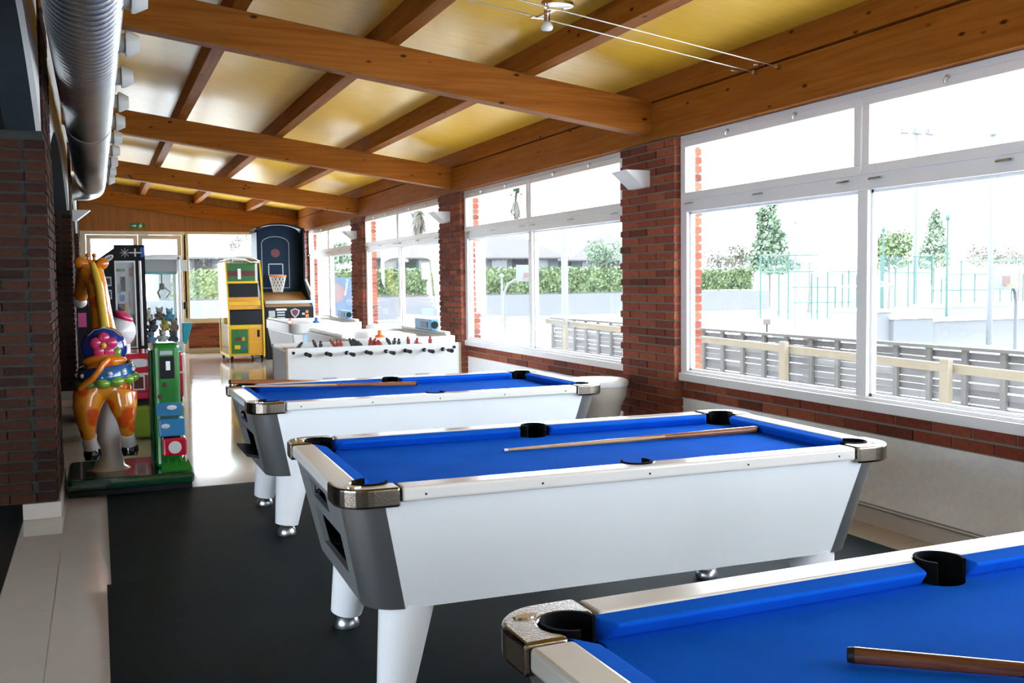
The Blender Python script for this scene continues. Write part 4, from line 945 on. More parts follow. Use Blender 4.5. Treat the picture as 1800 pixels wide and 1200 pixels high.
for x, z, w, h, mt in ((0.25, 1.62, 0.09, 0.03, 'field_green'), (0.355, 1.60, 0.03, 0.09, 'man_red'), (0.27, 1.47, 0.05, 0.16, 'screen_dark'), (0.23, 1.42, 0.04, 0.10, 'line_grey'), (0.26, 1.32, 0.05, 0.07, 'blue_pl'), (0.25, 1.22, 0.07, 0.08, 'screen_dark'), (0.30, 1.20, 0.03, 0.14, 'amber'), (0.27, 1.04, 0.08, 0.12, 'pale_blue'), (0.33, 1.30, 0.015, 0.18, 'line_grey')):
    MB().box(x - w / 2, x + w / 2, fy0 + 0.035, fy0 + 0.044, z - h / 2, z + h / 2).build('prize_card', M[mt], bc)
# header decoration: snowflake, cross and crest, oval badge
sn = MB()
for k in range(4):
    a = k * math.pi / 4; sn.bar((0.30 - 0.05 * math.cos(a), fy0 - 0.003, 1.805 - 0.05 * math.sin(a)), (0.30 + 0.05 * math.cos(a), fy0 - 0.003, 1.805 + 0.05 * math.sin(a)), 0.006, 0.008)
sn.build('snowflake', M['line_grey'], bc)
cr_ = MB(); cr_.box(0.34, 0.47, fy0 - 0.006, fy0, 1.80, 1.812); cr_.box(0.395, 0.41, fy0 - 0.006, fy0, 1.765, 1.85); cr_.build('cross_mark', M['sign_white'], bc)
MB().prism([(0.45, 1.76), (0.47, 1.80), (0.45, 1.83), (0.46, 1.86), (0.49, 1.865), (0.495, 1.76)], fy0 - 0.006, fy0 - 0.001, lambda x, z, y: (x, y, z)).build('crest', M['blue_pl'], bc)
ca, sa = math.cos(0.55), math.sin(0.55)
ov = lambda cx, cz, rx, rz, n=20: [(cx + rx * math.cos(2 * math.pi * k / n) * ca - rz * math.sin(2 * math.pi * k / n) * sa, cz + rx * math.cos(2 * math.pi * k / n) * sa + rz * math.sin(2 * math.pi * k / n) * ca) for k in range(n)]
bdg = MB().prism(ov(0.13, 1.745, 0.062, 0.030), fy0 - 0.005, fy0 - 0.0005, lambda x, z, y: (x, y, z)).build('oval_badge', M['sign_white'], bc)
lt = MB()
for i in range(3):
    bx_, bz_ = 0.13 + (i - 1) * 0.026 * ca, 1.745 + (i - 1) * 0.026 * sa
    lt.bar((bx_ - 0.006, fy0 - 0.007, bz_ - 0.014), (bx_ + 0.006, fy0 - 0.007, bz_ + 0.014), 0.004, 0.006); lt.bar((bx_ + 0.012, fy0 - 0.007, bz_ - 0.010), (bx_ + 0.006, fy0 - 0.007, bz_ + 0.014), 0.004, 0.006)
lt.build('badge_lettering', M['navy_cab'], bdg)
MB().box(-0.185, -0.105, fy0 - 0.004, fy0, 1.02, 1.17).build('pink_card', mat('pink_card', (0.45, 0.06, 0.20), 0.5), bc)
for z in (1.50, 1.36, 1.10):
    MB().box(0.085, 0.155, fy0 - 0.004, fy0, z - 0.05, z + 0.05).build('photo_card', M['pale_blue'], bc)
    MB().box(0.095, 0.145, fy0 - 0.006, fy0 - 0.004, z - 0.035, z + 0.035).build('photo_print', M['maroon'], bc)

# ------------------------------------------------------------------ red toy bus ride with plain white rounded seat back
M['red_gloss'] = mat('red_fibreglass', (0.48, 0.01, 0.03), 0.2, coat=0.5)
M['lime'] = mat('lime_base', (0.22, 0.38, 0.03), 0.3, var=0.2, vscale=6)
M['pink_gloss'] = mat('pink_fibreglass', (0.62, 0.03, 0.14), 0.2, coat=0.5)
M['white_gloss'] = mat('white_fibreglass', (0.68, 0.68, 0.70), 0.2, coat=0.5)
rb = empty('bus_ride', (0.40, 10.3, 0), 0, 'red children\'s bus ride with white windows on a lime green base', 'kiddie ride')
MB().box(-0.30, 0.34, -0.38, 0.38, 0.02, 0.33).build('base', M['lime'], rb, bevel=0.04, seg=3)
MB().box(-0.28, 0.32, -0.36, 0.36, 0.335, 0.375).build('base_gap', M['black'], rb)
MB().box(-0.28, 0.34, -0.36, 0.36, 0.38, 0.82).build('body', M['red_gloss'], rb, bevel=0.03, seg=3)
MB().box(-0.29, 0.35, -0.37, 0.37, 0.615, 0.635).build('waist_strip', M['white_gloss'], rb, bevel=0.004)
for x in (-0.06, 0.07, 0.20):
    w_o = MB()
    for a0, a1, c0, c1 in ((x - 0.055, x + 0.055, 0.475, 0.49), (x - 0.055, x + 0.055, 0.60, 0.615), (x - 0.055, x - 0.042, 0.49, 0.60), (x + 0.042, x + 0.055, 0.49, 0.60)): w_o.box(a0, a1, -0.372, -0.36, c0, c1)
    fr2 = w_o.build('window_frame', M['white_gloss'], rb)
    MB().box(x - 0.042, x + 0.042, -0.364, -0.361, 0.49, 0.60).build('window_glass', M['maroon'], fr2)
MB().prism([(x * 0.13 - 0.06, z * 0.04 + 0.73) for x, z in [(math.cos(k * math.pi / 8), math.sin(k * math.pi / 8)) for k in range(16)]], -0.366, -0.36, lambda x, z, y: (x, y, z)).build('cloud_print', M['white_gloss'], rb)
MB().prism([(x * 0.04 + 0.10, z * 0.025 + 0.665) for x, z in [(math.cos(k * math.pi / 8), math.sin(k * math.pi / 8)) for k in range(16)]], -0.366, -0.36, lambda x, z, y: (x, y, z)).build('lamp_print', M['white_gloss'], rb)
MB().box(-0.10, 0.24, -0.366, -0.36, 0.40, 0.45).build('lower_print', M['pink_gloss'], rb)
MB().ell((-0.20, 0.0, 1.02), (0.145, 0.16, 0.155), 24, 14).build('seat_back', M['white_gloss'], rb, smooth=80)
MB().cyl((-0.20, 0, 0.80), (-0.20, 0, 0.92), 0.09, n=16).build('seat_post', M['white_gloss'], rb, smooth=40)
MB().ell((-0.17, -0.04, 1.16), (0.10, 0.09, 0.045), 20, 10, Matrix.Rotation(0.5, 3, 'Y')).build('seat_cushion', M['pink_gloss'], rb, smooth=80)

# ------------------------------------------------------------------ giraffe ride
def spotted(name):
    m, nt, b, N, L = NT(name)
    tc = N.new('ShaderNodeTexCoord'); v = N.new('ShaderNodeTexVoronoi'); v.inputs['Scale'].default_value = 7.5; L.new(tc.outputs['Object'], v.inputs['Vector'])
    cr = N.new('ShaderNodeValToRGB'); e = cr.color_ramp.elements; e[0].position = 0.30; e[1].position = 0.42; e[0].color = rgb(0.62, 0.075, 0.008); e[1].color = rgb(0.72, 0.25, 0.012); L.new(v.outputs['Distance'], cr.inputs['Fac']); L.new(cr.outputs['Color'], b.inputs['Base Color'])
    b.inputs['Roughness'].default_value = 0.18; b.inputs['Coat Weight'].default_value = 0.8; b.inputs['Coat Roughness'].default_value = 0.05
    return m
M['giraffe'] = spotted('orange_spotted_fibreglass')
M['orange_gloss'] = mat('orange_fibreglass', (0.72, 0.20, 0.01), 0.18, coat=0.8)
M['mane'] = mat('yellow_mane', (0.72, 0.45, 0.05), 0.2, coat=0.7)
M['sock'] = mat('white_sock', (0.70, 0.68, 0.66), 0.2, coat=0.7)
M['hoof'] = mat('black_hoof', (0.008, 0.008, 0.010), 0.12, coat=0.8)
M['green_gloss'] = mat('dark_green_fibreglass', (0.004, 0.045, 0.022), 0.15, var=0.5, vscale=5, coat=0.7)
M['green_col'] = mat('green_column', (0.005, 0.16, 0.015), 0.25, coat=0.5)
M['blue_gloss'] = mat('blue_fibreglass', (0.01, 0.03, 0.22), 0.15, coat=0.8)
M['belt_blue'] = mat('blue_belt', (0.01, 0.10, 0.30), 0.18, coat=0.8)
M['leaf_green'] = mat('leaf_green', (0.16, 0.34, 0.03), 0.2, coat=0.7)
M['sky_print'] = mat('sky_print', (0.03, 0.20, 0.42), 0.25, var=0.4, vscale=5, coat=0.5)
M['ped'] = mat('white_pedestal', (0.86, 0.87, 0.9), 0.2, coat=0.7)
GX, GY = 0.05, 7.80
gr = empty('giraffe_ride', (GX, GY, 0), 0, 'orange spotted giraffe children\'s ride with blue seat on dark green base', 'kiddie ride')
def g(px, py, dy): p = at(px, py, y=GY + dy); return (p.x - GX, dy, p.z)
MB().box(-0.285, 0.56, -0.40, 0.42, 0.035, 0.125).build('base', M['green_gloss'], gr, bevel=0.035, seg=3)
MB().box(-0.27, 0.54, -0.385, 0.40, 0.0075, 0.04).build('plinth', M['black'], gr)
MB().lathe([(0.15, 0.12), (0.105, 0.15), (0.085, 0.24), (0.08, 0.40), (0.07, 0.58), (0.05, 0.72)], 24, (0.0, 0.0, 0)).build('pedestal', M['ped'], gr, smooth=50)
bod = MB()
# trunk from rump to chest, neck, head, four hanging legs: fused into one skin
bod.tube([g(186, 672, -0.30), g(186, 668, -0.24), g(186, 662, -0.10), g(186, 655, 0.08), g(186, 645, 0.22), g(184, 630, 0.32)], [0.10, 0.145, 0.165, 0.160, 0.15, 0.09], 20)
bod.tube([g(186, 640, 0.20), g(184, 600, 0.26), g(178, 555, 0.30), g(171, 505, 0.33), g(163, 470, 0.34)], [0.14, 0.10, 0.082, 0.075, 0.07], 16)
bod.tube([g(163, 472, 0.32), g(158, 478, 0.38), g(150, 496, 0.46), g(143, 515, 0.52), g(141, 528, 0.54)], [0.085, 0.095, 0.075, 0.058, 0.045], 16)
legs = [([g(158, 690, -0.20), g(152, 722, -0.24), g(153, 748, -0.26), g(156, 772, -0.24)], [0.115, 0.092, 0.062, 0.048]),
        ([g(214, 690, -0.20), g(218, 718, -0.24), g(222, 742, -0.25), g(224, 765, -0.22)], [0.115, 0.090, 0.060, 0.046]),
        ([g(162, 680, 0.22), g(155, 712, 0.28), g(152, 740, 0.32), g(155, 760, 0.34)], [0.10, 0.075, 0.055, 0.045]),
        ([g(208, 680, 0.22), g(212, 700, 0.28), g(213, 716, 0.33), g(214, 728, 0.36)], [0.10, 0.075, 0.055, 0.045])]
for p, r in legs: bod.tube(p, r, 14)
bo = bod.build('body', M['giraffe'], gr)
rm = bo.modifiers.new('skin', 'REMESH'); rm.mode = 'VOXEL'; rm.voxel_size = 0.014; rm.use_smooth_shade = True
sm = bo.modifiers.new('soft', 'SMOOTH'); sm.iterations = 8; sm.factor = 0.6
for p, r in legs:
    a = Vector(p[-1]); d = (a - Vector(p[-2])).normalized()
    b_ = a + Vector((d.x * 0.3, d.y * 0.3 - 0.01, -0.085))
    sk = MB().tube([a - d * 0.015, (a + b_) / 2, b_], [0.046, 0.050, 0.056], 16).build('sock', M['sock'], gr, smooth=60)
    MB().tube([b_ + Vector((0, 0, 0.004)), b_ - Vector((0, 0.008, 0.03)), b_ - Vector((0, 0.012, 0.07))], [0.056, 0.062, 0.05], 16).build('hoof', M['hoof'], sk, smooth=60)
mn = MB(); pth = [g(162, 462, 0.27), g(168, 480, 0.25), g(174, 505, 0.245), g(179, 540, 0.225), g(184, 575, 0.18), g(187, 600, 0.13)]
mn.tube(pth, [0.02, 0.028, 0.032, 0.034, 0.034, 0.03], 10); mn.build('mane', M['mane'], gr, smooth=70)
for (px_, py_), rot in (((143, 462), 0.5), ((178, 464), -0.5)):
    MB().ell(g(px_, py_, 0.33), (0.055, 0.03, 0.045), 14, 10, Matrix.Rotation(rot, 3, 'Y')).build('ear', M['orange_gloss'], gr, smooth=80)
for px_ in (155, 166):
    a = Vector(g(px_, 465, 0.36)); hn = MB(); hn.tube([a, a + Vector((0, 0, 0.06))], [0.014, 0.011], 8); hn.ell(a + Vector((0, 0, 0.07)), 0.018, 10, 8); hn.build('horn', M['orange_gloss'], gr, smooth=70)
MB().ell(g(141, 531, 0.55), (0.05, 0.05, 0.045), 14, 10).build('muzzle', M['sock'], gr, smooth=80)
for s_, px_ in ((-1, 144), (1, 158)):
    e_ = MB().ell(g(px_, 487, 0.46), (0.018, 0.018, 0.024), 10, 8).build('eye', M['sock'], gr, smooth=80)
    MB().ell(Vector(g(px_, 487, 0.46)) + Vector((s_ * 0.010, 0.008, 0)), (0.011, 0.012, 0.014), 10, 8).build('pupil', M['hoof'], e_, smooth=80)
# seat: blue rounded back rest with flower
sb_c = g(183, 612, -0.08)
st_ = MB(); st_.ell(sb_c, (0.155, 0.075, 0.155), 24, 16); st_.build('seat_back', M['blue_gloss'], gr, smooth=80)
MB().tube([g(155, 590, -0.10), g(165, 580, -0.10), g(183, 576, -0.10), g(201, 580, -0.10), g(212, 592, -0.10)], 0.012, 8).build('seat_rim', M['chrome'], gr, smooth=60)
fc = Vector(g(182, 607, -0.155))
for k in range(5):
    a = k * 2 * math.pi / 5 + 0.3
    MB().ell(fc + Vector((0.052 * math.cos(a), -0.002, 0.052 * math.sin(a))), (0.042, 0.018, 0.042), 12, 8).build('petal', M['pink_gloss'], gr, smooth=80)
MB().ell(fc + Vector((0, -0.016, 0)), (0.022, 0.014, 0.022), 12, 8).build('flower_heart', M['mane'], gr, smooth=80)
MB().ell(g(206, 620, -0.135), (0.03, 0.02, 0.045), 10, 8).build('leaf', M['leaf_green'], gr, smooth=80)
MB().ell(g(184, 634, -0.15), (0.15, 0.10, 0.05), 20, 12).build('saddle', M['orange_gloss'], gr, smooth=80)
# belt with dots and scalloped leaves, wrapped over the rump
bt = MB(); n = 40; c_ = Vector(g(186, 653, -0.06))
for zz, rx_, ry_ in ((0.055, 0.178, 0.25), (0.02, 0.192, 0.272), (-0.02, 0.198, 0.282), (-0.045, 0.196, 0.28)):
    for k in range(n):
        t = 2 * math.pi * k / n; bt.v.append((c_.x + rx_ * math.cos(t), c_.y + ry_ * math.sin(t), c_.z + zz + 0.02 * math.sin(t) * 0 + 0.018 * math.cos(t)))
bt.f = [(j * n + k, j * n + (k + 1) % n, (j + 1) * n + (k + 1) % n, (j + 1) * n + k) for j in range(3) for k in range(n)]
blt = bt.build('belt', M['belt_blue'], gr, smooth=70)
sol = blt.modifiers.new('thick', 'SOLIDIFY'); sol.thickness = 0.012
for k in range(12):
    t = 2 * math.pi * (k + 0.25) / 12
    MB().ell((c_.x + 0.192 * math.cos(t), c_.y + 0.275 * math.sin(t), c_.z + 0.003 + 0.018 * math.cos(t)), (0.018, 0.018, 0.017), 10, 8).build('belt_dot', M['sock'], gr, smooth=80)
    t = 2 * math.pi * (k + 0.75) / 12
    MB().ell((c_.x + 0.172 * math.cos(t), c_.y + 0.25 * math.sin(t), c_.z - 0.06 + 0.018 * math.cos(t)), (0.055, 0.055, 0.04), 12, 8).build('scallop', M['leaf_green'], gr, smooth=80)
MB().tube([g(190, 632, -0.24), g(180, 640, -0.30), g(174, 652, -0.315), g(164, 665, -0.31), g(148, 676, -0.29), g(140, 684, -0.27)], [0.02, 0.024, 0.024, 0.024, 0.022, 0.018], 10).build('tail', M['orange_gloss'], gr, smooth=70)
# coin column on the same base
cxl, cxr = g(270, 700, -0.10)[0], g(317, 700, -0.10)[0]; zt_ = g(293, 602, -0.10)[2]
MB().box(cxl, cxr, -0.16, 0.10, 0.12, zt_).build('coin_column', M['green_col'], gr, bevel=0.035, seg=3)
MB().box(cxl - 0.03, cxl - 0.001, -0.12, 0.12, 0.12, zt_ - 0.05).build('column_edge', M['green_gloss'], gr, bevel=0.012)
cf = -0.163; za, zb2 = g(293, 626, -0.16)[2], g(293, 665, -0.16)[2]
cpn = MB().box(cxl + 0.045, cxr - 0.04, cf - 0.006, cf, zb2, za).build('coin_panel', M['black'], gr, bevel=0.002)
MB().box((cxl + cxr) / 2 - 0.005, (cxl + cxr) / 2 + 0.025, cf - 0.009, cf - 0.006, (za + zb2) / 2 - 0.02, (za + zb2) / 2 + 0.045).build('coin_mark', M['sign_white'], cpn)
MB().box(cxl + 0.05, cxr - 0.05, cf - 0.004, cf, za + 0.012, za + 0.04).build('price_label', M['line_grey'], gr)
for px_, py_ in ((290, 676), (281, 697)): MB().ell(g(px_, py_, -0.166), (0.016, 0.008, 0.016), 10, 8).build('button', M['maroon'], gr, smooth=80)
zs0, zs1 = g(293, 730, -0.18)[2], g(293, 708, -0.18)[2]
MB().hexa([(cxl + 0.01, -0.205, zs0), (cxr + 0.004, -0.205, zs0), (cxr + 0.004, -0.16, zs0), (cxl + 0.01, -0.16, zs0), (cxl + 0.01, -0.17, zs1), (cxr + 0.004, -0.17, zs1), (cxr + 0.004, -0.158, zs1), (cxl + 0.01, -0.158, zs1)]).build('sky_panel', M['sky_print'], gr)
z1_, z2_ = g(300, 765, -0.25)[2], g(300, 735, -0.25)[2]
MB().box(cxl + 0.02, cxr + 0.012, -0.30, -0.15, z1_, z2_).build('step_box', M['sky_print'], gr, bevel=0.01)
for px_, py_, yy, rx_ in ((302, 716, -0.206, 0.035), (291, 749, -0.303, 0.03)): MB().ell(g(px_, py_, yy), (rx_, 0.006, 0.018), 12, 8).build('cloud_print', M['sock'], gr, smooth=80)
z1_, z2_ = g(305, 800, -0.30)[2], g(305, 769, -0.30)[2]
x1_, x2_ = g(286, 785, -0.30)[0], g(328, 785, -0.30)[0]
rbx = MB().box(x1_, x2_, -0.34, -0.14, z1_, z2_).build('red_step', M['red_gloss'], gr, bevel=0.014, seg=3)
MB().prism([((x1_ + x2_) / 2 + 0.045 * math.cos(k * math.pi / 10), (z1_ + z2_) / 2 + 0.045 * math.sin(k * math.pi / 10)) for k in range(20)], -0.343, -0.34, lambda x, z, y: (x, y, z)).build('step_dot', M['sock'], rbx)
tf = MB()
for i in range(7):
    x = x1_ + 0.01 + (x2_ - x1_ - 0.0) * i / 6; h_ = 0.05 + 0.03 * (i % 2)
    tf.add([(x - 0.03, -0.30, 0.12), (x + 0.03, -0.30, 0.12), (x + 0.03, -0.22, 0.12), (x - 0.03, -0.22, 0.12), (x, -0.26, 0.12 + h_ + 0.03)], [(0, 1, 4), (1, 2, 4), (2, 3, 4), (3, 0, 4), (3, 2, 1, 0)])
tf.build('grass_tufts', M['green_col'], gr); gr.children[-1]['kind'] = 'stuff'
MB().ell(g(262, 835, -0.30), (0.06, 0.04, 0.012), 12, 8).build('red_flower', M['red_gloss'], gr, smooth=80)
# ------------------------------------------------------------------ outside: terrace, grounds and what stands on them
GZ = -1.5
M['concrete'] = mat('pale_concrete', (0.75, 0.75, 0.73), 0.9, var=0.1, vscale=0.4)
M['terrace'] = mat('terrace_paving', (0.84, 0.82, 0.78), 0.9, var=0.1, vscale=2)
M['court'] = mat('red_court', (0.095, 0.066, 0.062), 0.9, var=0.1, vscale=0.5)
M['lawn'] = mat('dry_lawn', (0.060, 0.072, 0.047), 0.95, var=0.3, vscale=0.6)
M['road_wall'] = mat('grey_low_wall', (0.092, 0.092, 0.098), 0.9, var=0.1, vscale=0.5)
def outside(name, mb, m, **k): return tag(mb.build(name, m, **k), kind='structure')
outside('ground', MB().box(-60, 190, -40, 260, GZ - 0.3, GZ), M['concrete'])
outside('ground_terrace', MB().box(4.36, 6.75, -9, 13.6, GZ, -0.15), M['terrace'])
outside('ground_far_terrace', MB().box(-4, 8.0, YF + 0.15, YF + 9, GZ, -0.05), M['terrace'])
outside('ground_court', MB().box(10.5, 24.0, 22.0, 50.0, GZ, GZ + 0.012), M['court'])
outside('lawn', MB().box(14.0, 80.0, 19.0, 31.0, GZ, GZ + 0.02), M['lawn'])
outside('lawn', MB().box(8.0, 58.0, 66.0, 72.0, GZ, GZ + 0.02), M['lawn'])

def grey_slat_mat():
    m, nt, b, N, L = NT('weathered_slat')
    oi = N.new('ShaderNodeObjectInfo'); cr = N.new('ShaderNodeValToRGB'); e = cr.color_ramp.elements
    e[0].color = rgb(0.088, 0.082, 0.082); e[1].color = rgb(0.13, 0.125, 0.125); L.new(oi.outputs['Random'], cr.inputs['Fac'])
    L.new(cr.outputs['Color'], b.inputs['Base Color']); b.inputs['Roughness'].default_value = 0.85; return m
M['slat'] = grey_slat_mat()
M['slat_post'] = mat('weathered_post', (0.095, 0.088, 0.08), 0.85)
M['pine'] = mat('yellow_pine', (0.16, 0.13, 0.085), 0.7, var=0.1, vscale=8)
XS = 6.30
sf = empty('slat_fence', (XS, 4.0, -0.15), 0, 'weathered grey slat fence along the terrace outside the windows', 'fence')
py_ = [4.0 + 0.365 * i for i in range(0, 27)]
ZTOP = 0.875
for i, y in enumerate(py_):
    MB().box(-0.035, -0.005, -0.025, 0.025, 0.0, ZTOP + 0.15).build('post', M['slat_post'], sf, loc=(0, y - 4.0, 0))
for i in range(len(py_) - 1):
    for k in range(15):
        z = ZTOP - 0.03 - k * 0.0575
        o = bpy.data.objects.new('slat', unit_box('slat', 0.014, 0.362, 0.049 if (k % 3) else 0.053, M['slat'])); COL.objects.link(o); o.parent = sf
        o.location = (0.002 + 0.006 * ((i + k) % 2), py_[i] - 4.0 + 0.0015, z - 0.044 + 0.15 + rnd.uniform(-0.004, 0.004)); o.rotation_euler = (rnd.uniform(-0.008, 0.008), 0, 0)
MB().box(-0.045, 0.045, -0.03, py_[-1] - 4.0 + 0.03, ZTOP + 0.15, ZTOP + 0.175).build('cap_rail', M['slat_post'], sf)
hr_ = empty('handrail', (6.05, 4.0, -0.15), 0, 'yellow pine handrail sloping in front of the grey slat fence', 'handrail')
za, zb3 = at(1235, 596, x=6.05), at(1800, 662, x=6.05)
dz = (zb3.z - za.z) / (zb3.y - za.y)
def zr(y): return za.z + dz * (y - za.y)
MB().bar((0, -0.2, zr(3.8) + 0.15), (0, 9.2, zr(13.2) + 0.15), 0.045, 0.07).build('rail', M['pine'], hr_, bevel=0.004)
for px_ in (1000, 1385, 1672):
    y = at(px_, 620, x=6.05).y
    MB().box(-0.075, -0.024, y - 4.0 - 0.045, y - 4.0 + 0.045, 0.0, zr(y) + 0.15 + 0.075).build('post', M['pine'], hr_, bevel=0.006)

# planting
def leaf_mat(name, c):
    m, nt, b, N, L = NT(name)
    tc = N.new('ShaderNodeTexCoord'); n = N.new('ShaderNodeTexNoise'); n.inputs['Scale'].default_value = 1.6; n.inputs['Detail'].default_value = 6; L.new(tc.outputs['Object'], n.inputs['Vector'])
    cr = N.new('ShaderNodeValToRGB'); e = cr.color_ramp.elements; e[0].position = 0.32; e[1].position = 0.68
    e[0].color = rgb(*[v * 0.6 for v in c]); e[1].color = rgb(*[min(1, v * 1.35) for v in c]); L.new(n.outputs['Fac'], cr.inputs['Fac']); L.new(cr.outputs['Color'], b.inputs['Base Color'])
    b.inputs['Roughness'].default_value = 0.7; return m
M['leaf_hedge'] = leaf_mat('hedge_leaf', (0.075, 0.105, 0.042))
M['leaf_tree'] = leaf_mat('poplar_leaf', (0.10, 0.138, 0.085))
M['leaf_bush'] = leaf_mat('yellowing_leaf', (0.068, 0.066, 0.042))
M['leaf_palm'] = leaf_mat('palm_leaf', (0.018, 0.028, 0.010))
M['dead_frond'] = leaf_mat('dead_frond', (0.085, 0.072, 0.055))
M['bark'] = mat('pale_bark', (0.08, 0.07, 0.062), 0.9)
lr = random.Random(3)
def quadleaf(mb, p, s):
    a = Vector((lr.gauss(0, 1), lr.gauss(0, 1), lr.gauss(0, 1))).normalized(); b = a.orthogonal().normalized(); c = a.cross(b)
    mb.add([p + b * s, p + c * s * 0.6, p - b * s, p - c * s * 0.6], [(0, 1, 2, 3)])
def cloud(mb, c, r, n, s):
    c = Vector(c)
    for _ in range(n):
        d = Vector((lr.gauss(0, 1), lr.gauss(0, 1), lr.gauss(0, 1))).normalized(); k = lr.uniform(0.35, 1.05) ** 0.6
        quadleaf(mb, c + Vector((d.x * r[0] * k, d.y * r[1] * k, d.z * r[2] * k)), s * lr.uniform(0.6, 1.3))
def hedge(x0, x1, y, z0, z1, label):
    h = empty('hedge', (x0, y, z0 + 0.12), 0, label, 'hedge', 'clipped hedges beyond the court'); L_ = x1 - x0
    MB().box(0.15, L_ - 0.15, 0.15, 1.4, 0, z1 - z0 - 0.15).build('inner_mass', M['leaf_hedge'], h)
    m = MB()
    for _ in range(int(L_ * 110)):
        u, v = lr.uniform(0, L_), lr.uniform(0, z1 - z0)
        quadleaf(m, Vector((u, lr.uniform(-0.1, 0.2), v)), 0.16)
    for _ in range(int(L_ * 30)):
        quadleaf(m, Vector((lr.uniform(0, L_), lr.uniform(0, 1.5), z1 - z0 + lr.uniform(-0.1, 0.12))), 0.16)
    m.build('foliage', M['leaf_hedge'], h, norm=False)
HY_ = 75.0
ha, hb = at(300, 515, y=HY_), at(1094, 515, y=HY_)
zb4, zt4 = at(950, 517, y=HY_).z, at(950, 467, y=HY_).z - 0.35
outside('wall_garden', MB().box(ha.x - 4, at(1345, 515, y=HY_).x, HY_ - 0.6, HY_ + 2, GZ, zb4), M['road_wall'])
hedge(ha.x, at(800, 500, y=HY_).x, HY_, zb4, zt4, 'long clipped green hedge on the low grey wall seen past the far windows')
hedge(at(803, 500, y=HY_).x, hb.x + 1, HY_, zb4, zt4, 'long clipped green hedge in front of the thatched house with basketball board before it')
hedge(at(1232, 500, y=HY_).x, at(1326, 500, y=HY_).x, HY_, zb4, zt4 - 0.2, 'short square clipped hedge beneath the poplar beyond the closest window')
def tree(px, pyb, pyt, y, wpx, m, label, n=700, cone=False, name='leafy_tree'):
    b, t = at(px, pyb, y=y), at(px, pyt, y=y); H = t.z - b.z; W = at(px + wpx, pyb, y=y).x - b.x; gz = GZ
    o = empty(name, (b.x, y, gz), 0, label, 'tree', 'trees in the grounds')
    MB().tube([(0, 0, 0), (0.1, 0, (b.z - gz) * 0.6), (0, 0, b.z - gz + H * 0.7)], [0.14, 0.11, 0.05], 8).build('trunk', M['bark'], o, smooth=60)
    c = MB(); z0 = b.z - gz
    if cone:
        for i in range(7):
            f = i / 6; cloud(c, (lr.uniform(-0.15, 0.15) * W, 0, z0 + H * (0.08 + 0.86 * f)), (W * (1 - 0.72 * f) * (0.8 if i else 1), W * (1 - 0.7 * f), H * 0.12), int(n / 6 * (1 - 0.55 * f)), H * 0.036)
    else:
        for i in range(8):
            a = lr.uniform(0, 6.28); cloud(c, (0.5 * W * math.cos(a), 0.5 * W * math.sin(a), z0 + H * lr.uniform(0.25, 0.78)), (W * 0.55, W * 0.55, H * 0.26), n // 8, H * 0.05)
    c.build('crown', m, o, norm=False)
tree(1352, 478, 352, 80, 40, M['leaf_tree'], 'tall pale green poplar rising above the short square hedge', 4200, True)
tree(1262, 476, 434, 82, 28, M['leaf_bush'], 'bushy grey green tree between brick pillar and poplar', 1100)
tree(1300, 476, 425, 92, 24, M['leaf_bush'], 'yellowish bushy tree next to the poplar', 900)
tree(1422, 480, 452, 66, 18, M['leaf_tree'], 'small round green tree behind the green court fence', 260)
tree(1562, 482, 404, 60, 30, M['leaf_hedge'], 'rounded bright green tree beside the window mullion behind green mesh', 1900)
tree(1640, 470, 372, 68, 26, M['leaf_tree'], 'slender pale green tree between floodlight mast and tall green post', 2300, True)
tree(1745, 475, 425, 64, 34, M['leaf_bush'], 'wide yellowish tree behind the white basketball board', 1100)
tree(1790, 475, 435, 66, 26, M['leaf_bush'], 'yellowish tree at the edge of the closest window', 900)
tree(1065, 470, 418, 80, 34, M['leaf_tree'], 'spreading pale tree with bare trunks over the hedge by the pillar', 1500)
tree(870, 460, 405, 110, 22, M['leaf_tree'], 'faint tree crown behind the thatched house roof', 250)
tree(420, 450, 408, 105, 22, M['leaf_bush'], 'yellowish tree between the two thatched roofs past the far window', 400)
tree(585, 480, 420, 60, 34, M['leaf_tree'], 'green tree filling the last window beside the basketball machine', 2000)
tree(690, 465, 405, 96, 20, M['leaf_tree'], 'green tree behind the house seen past the second farthest window', 350)
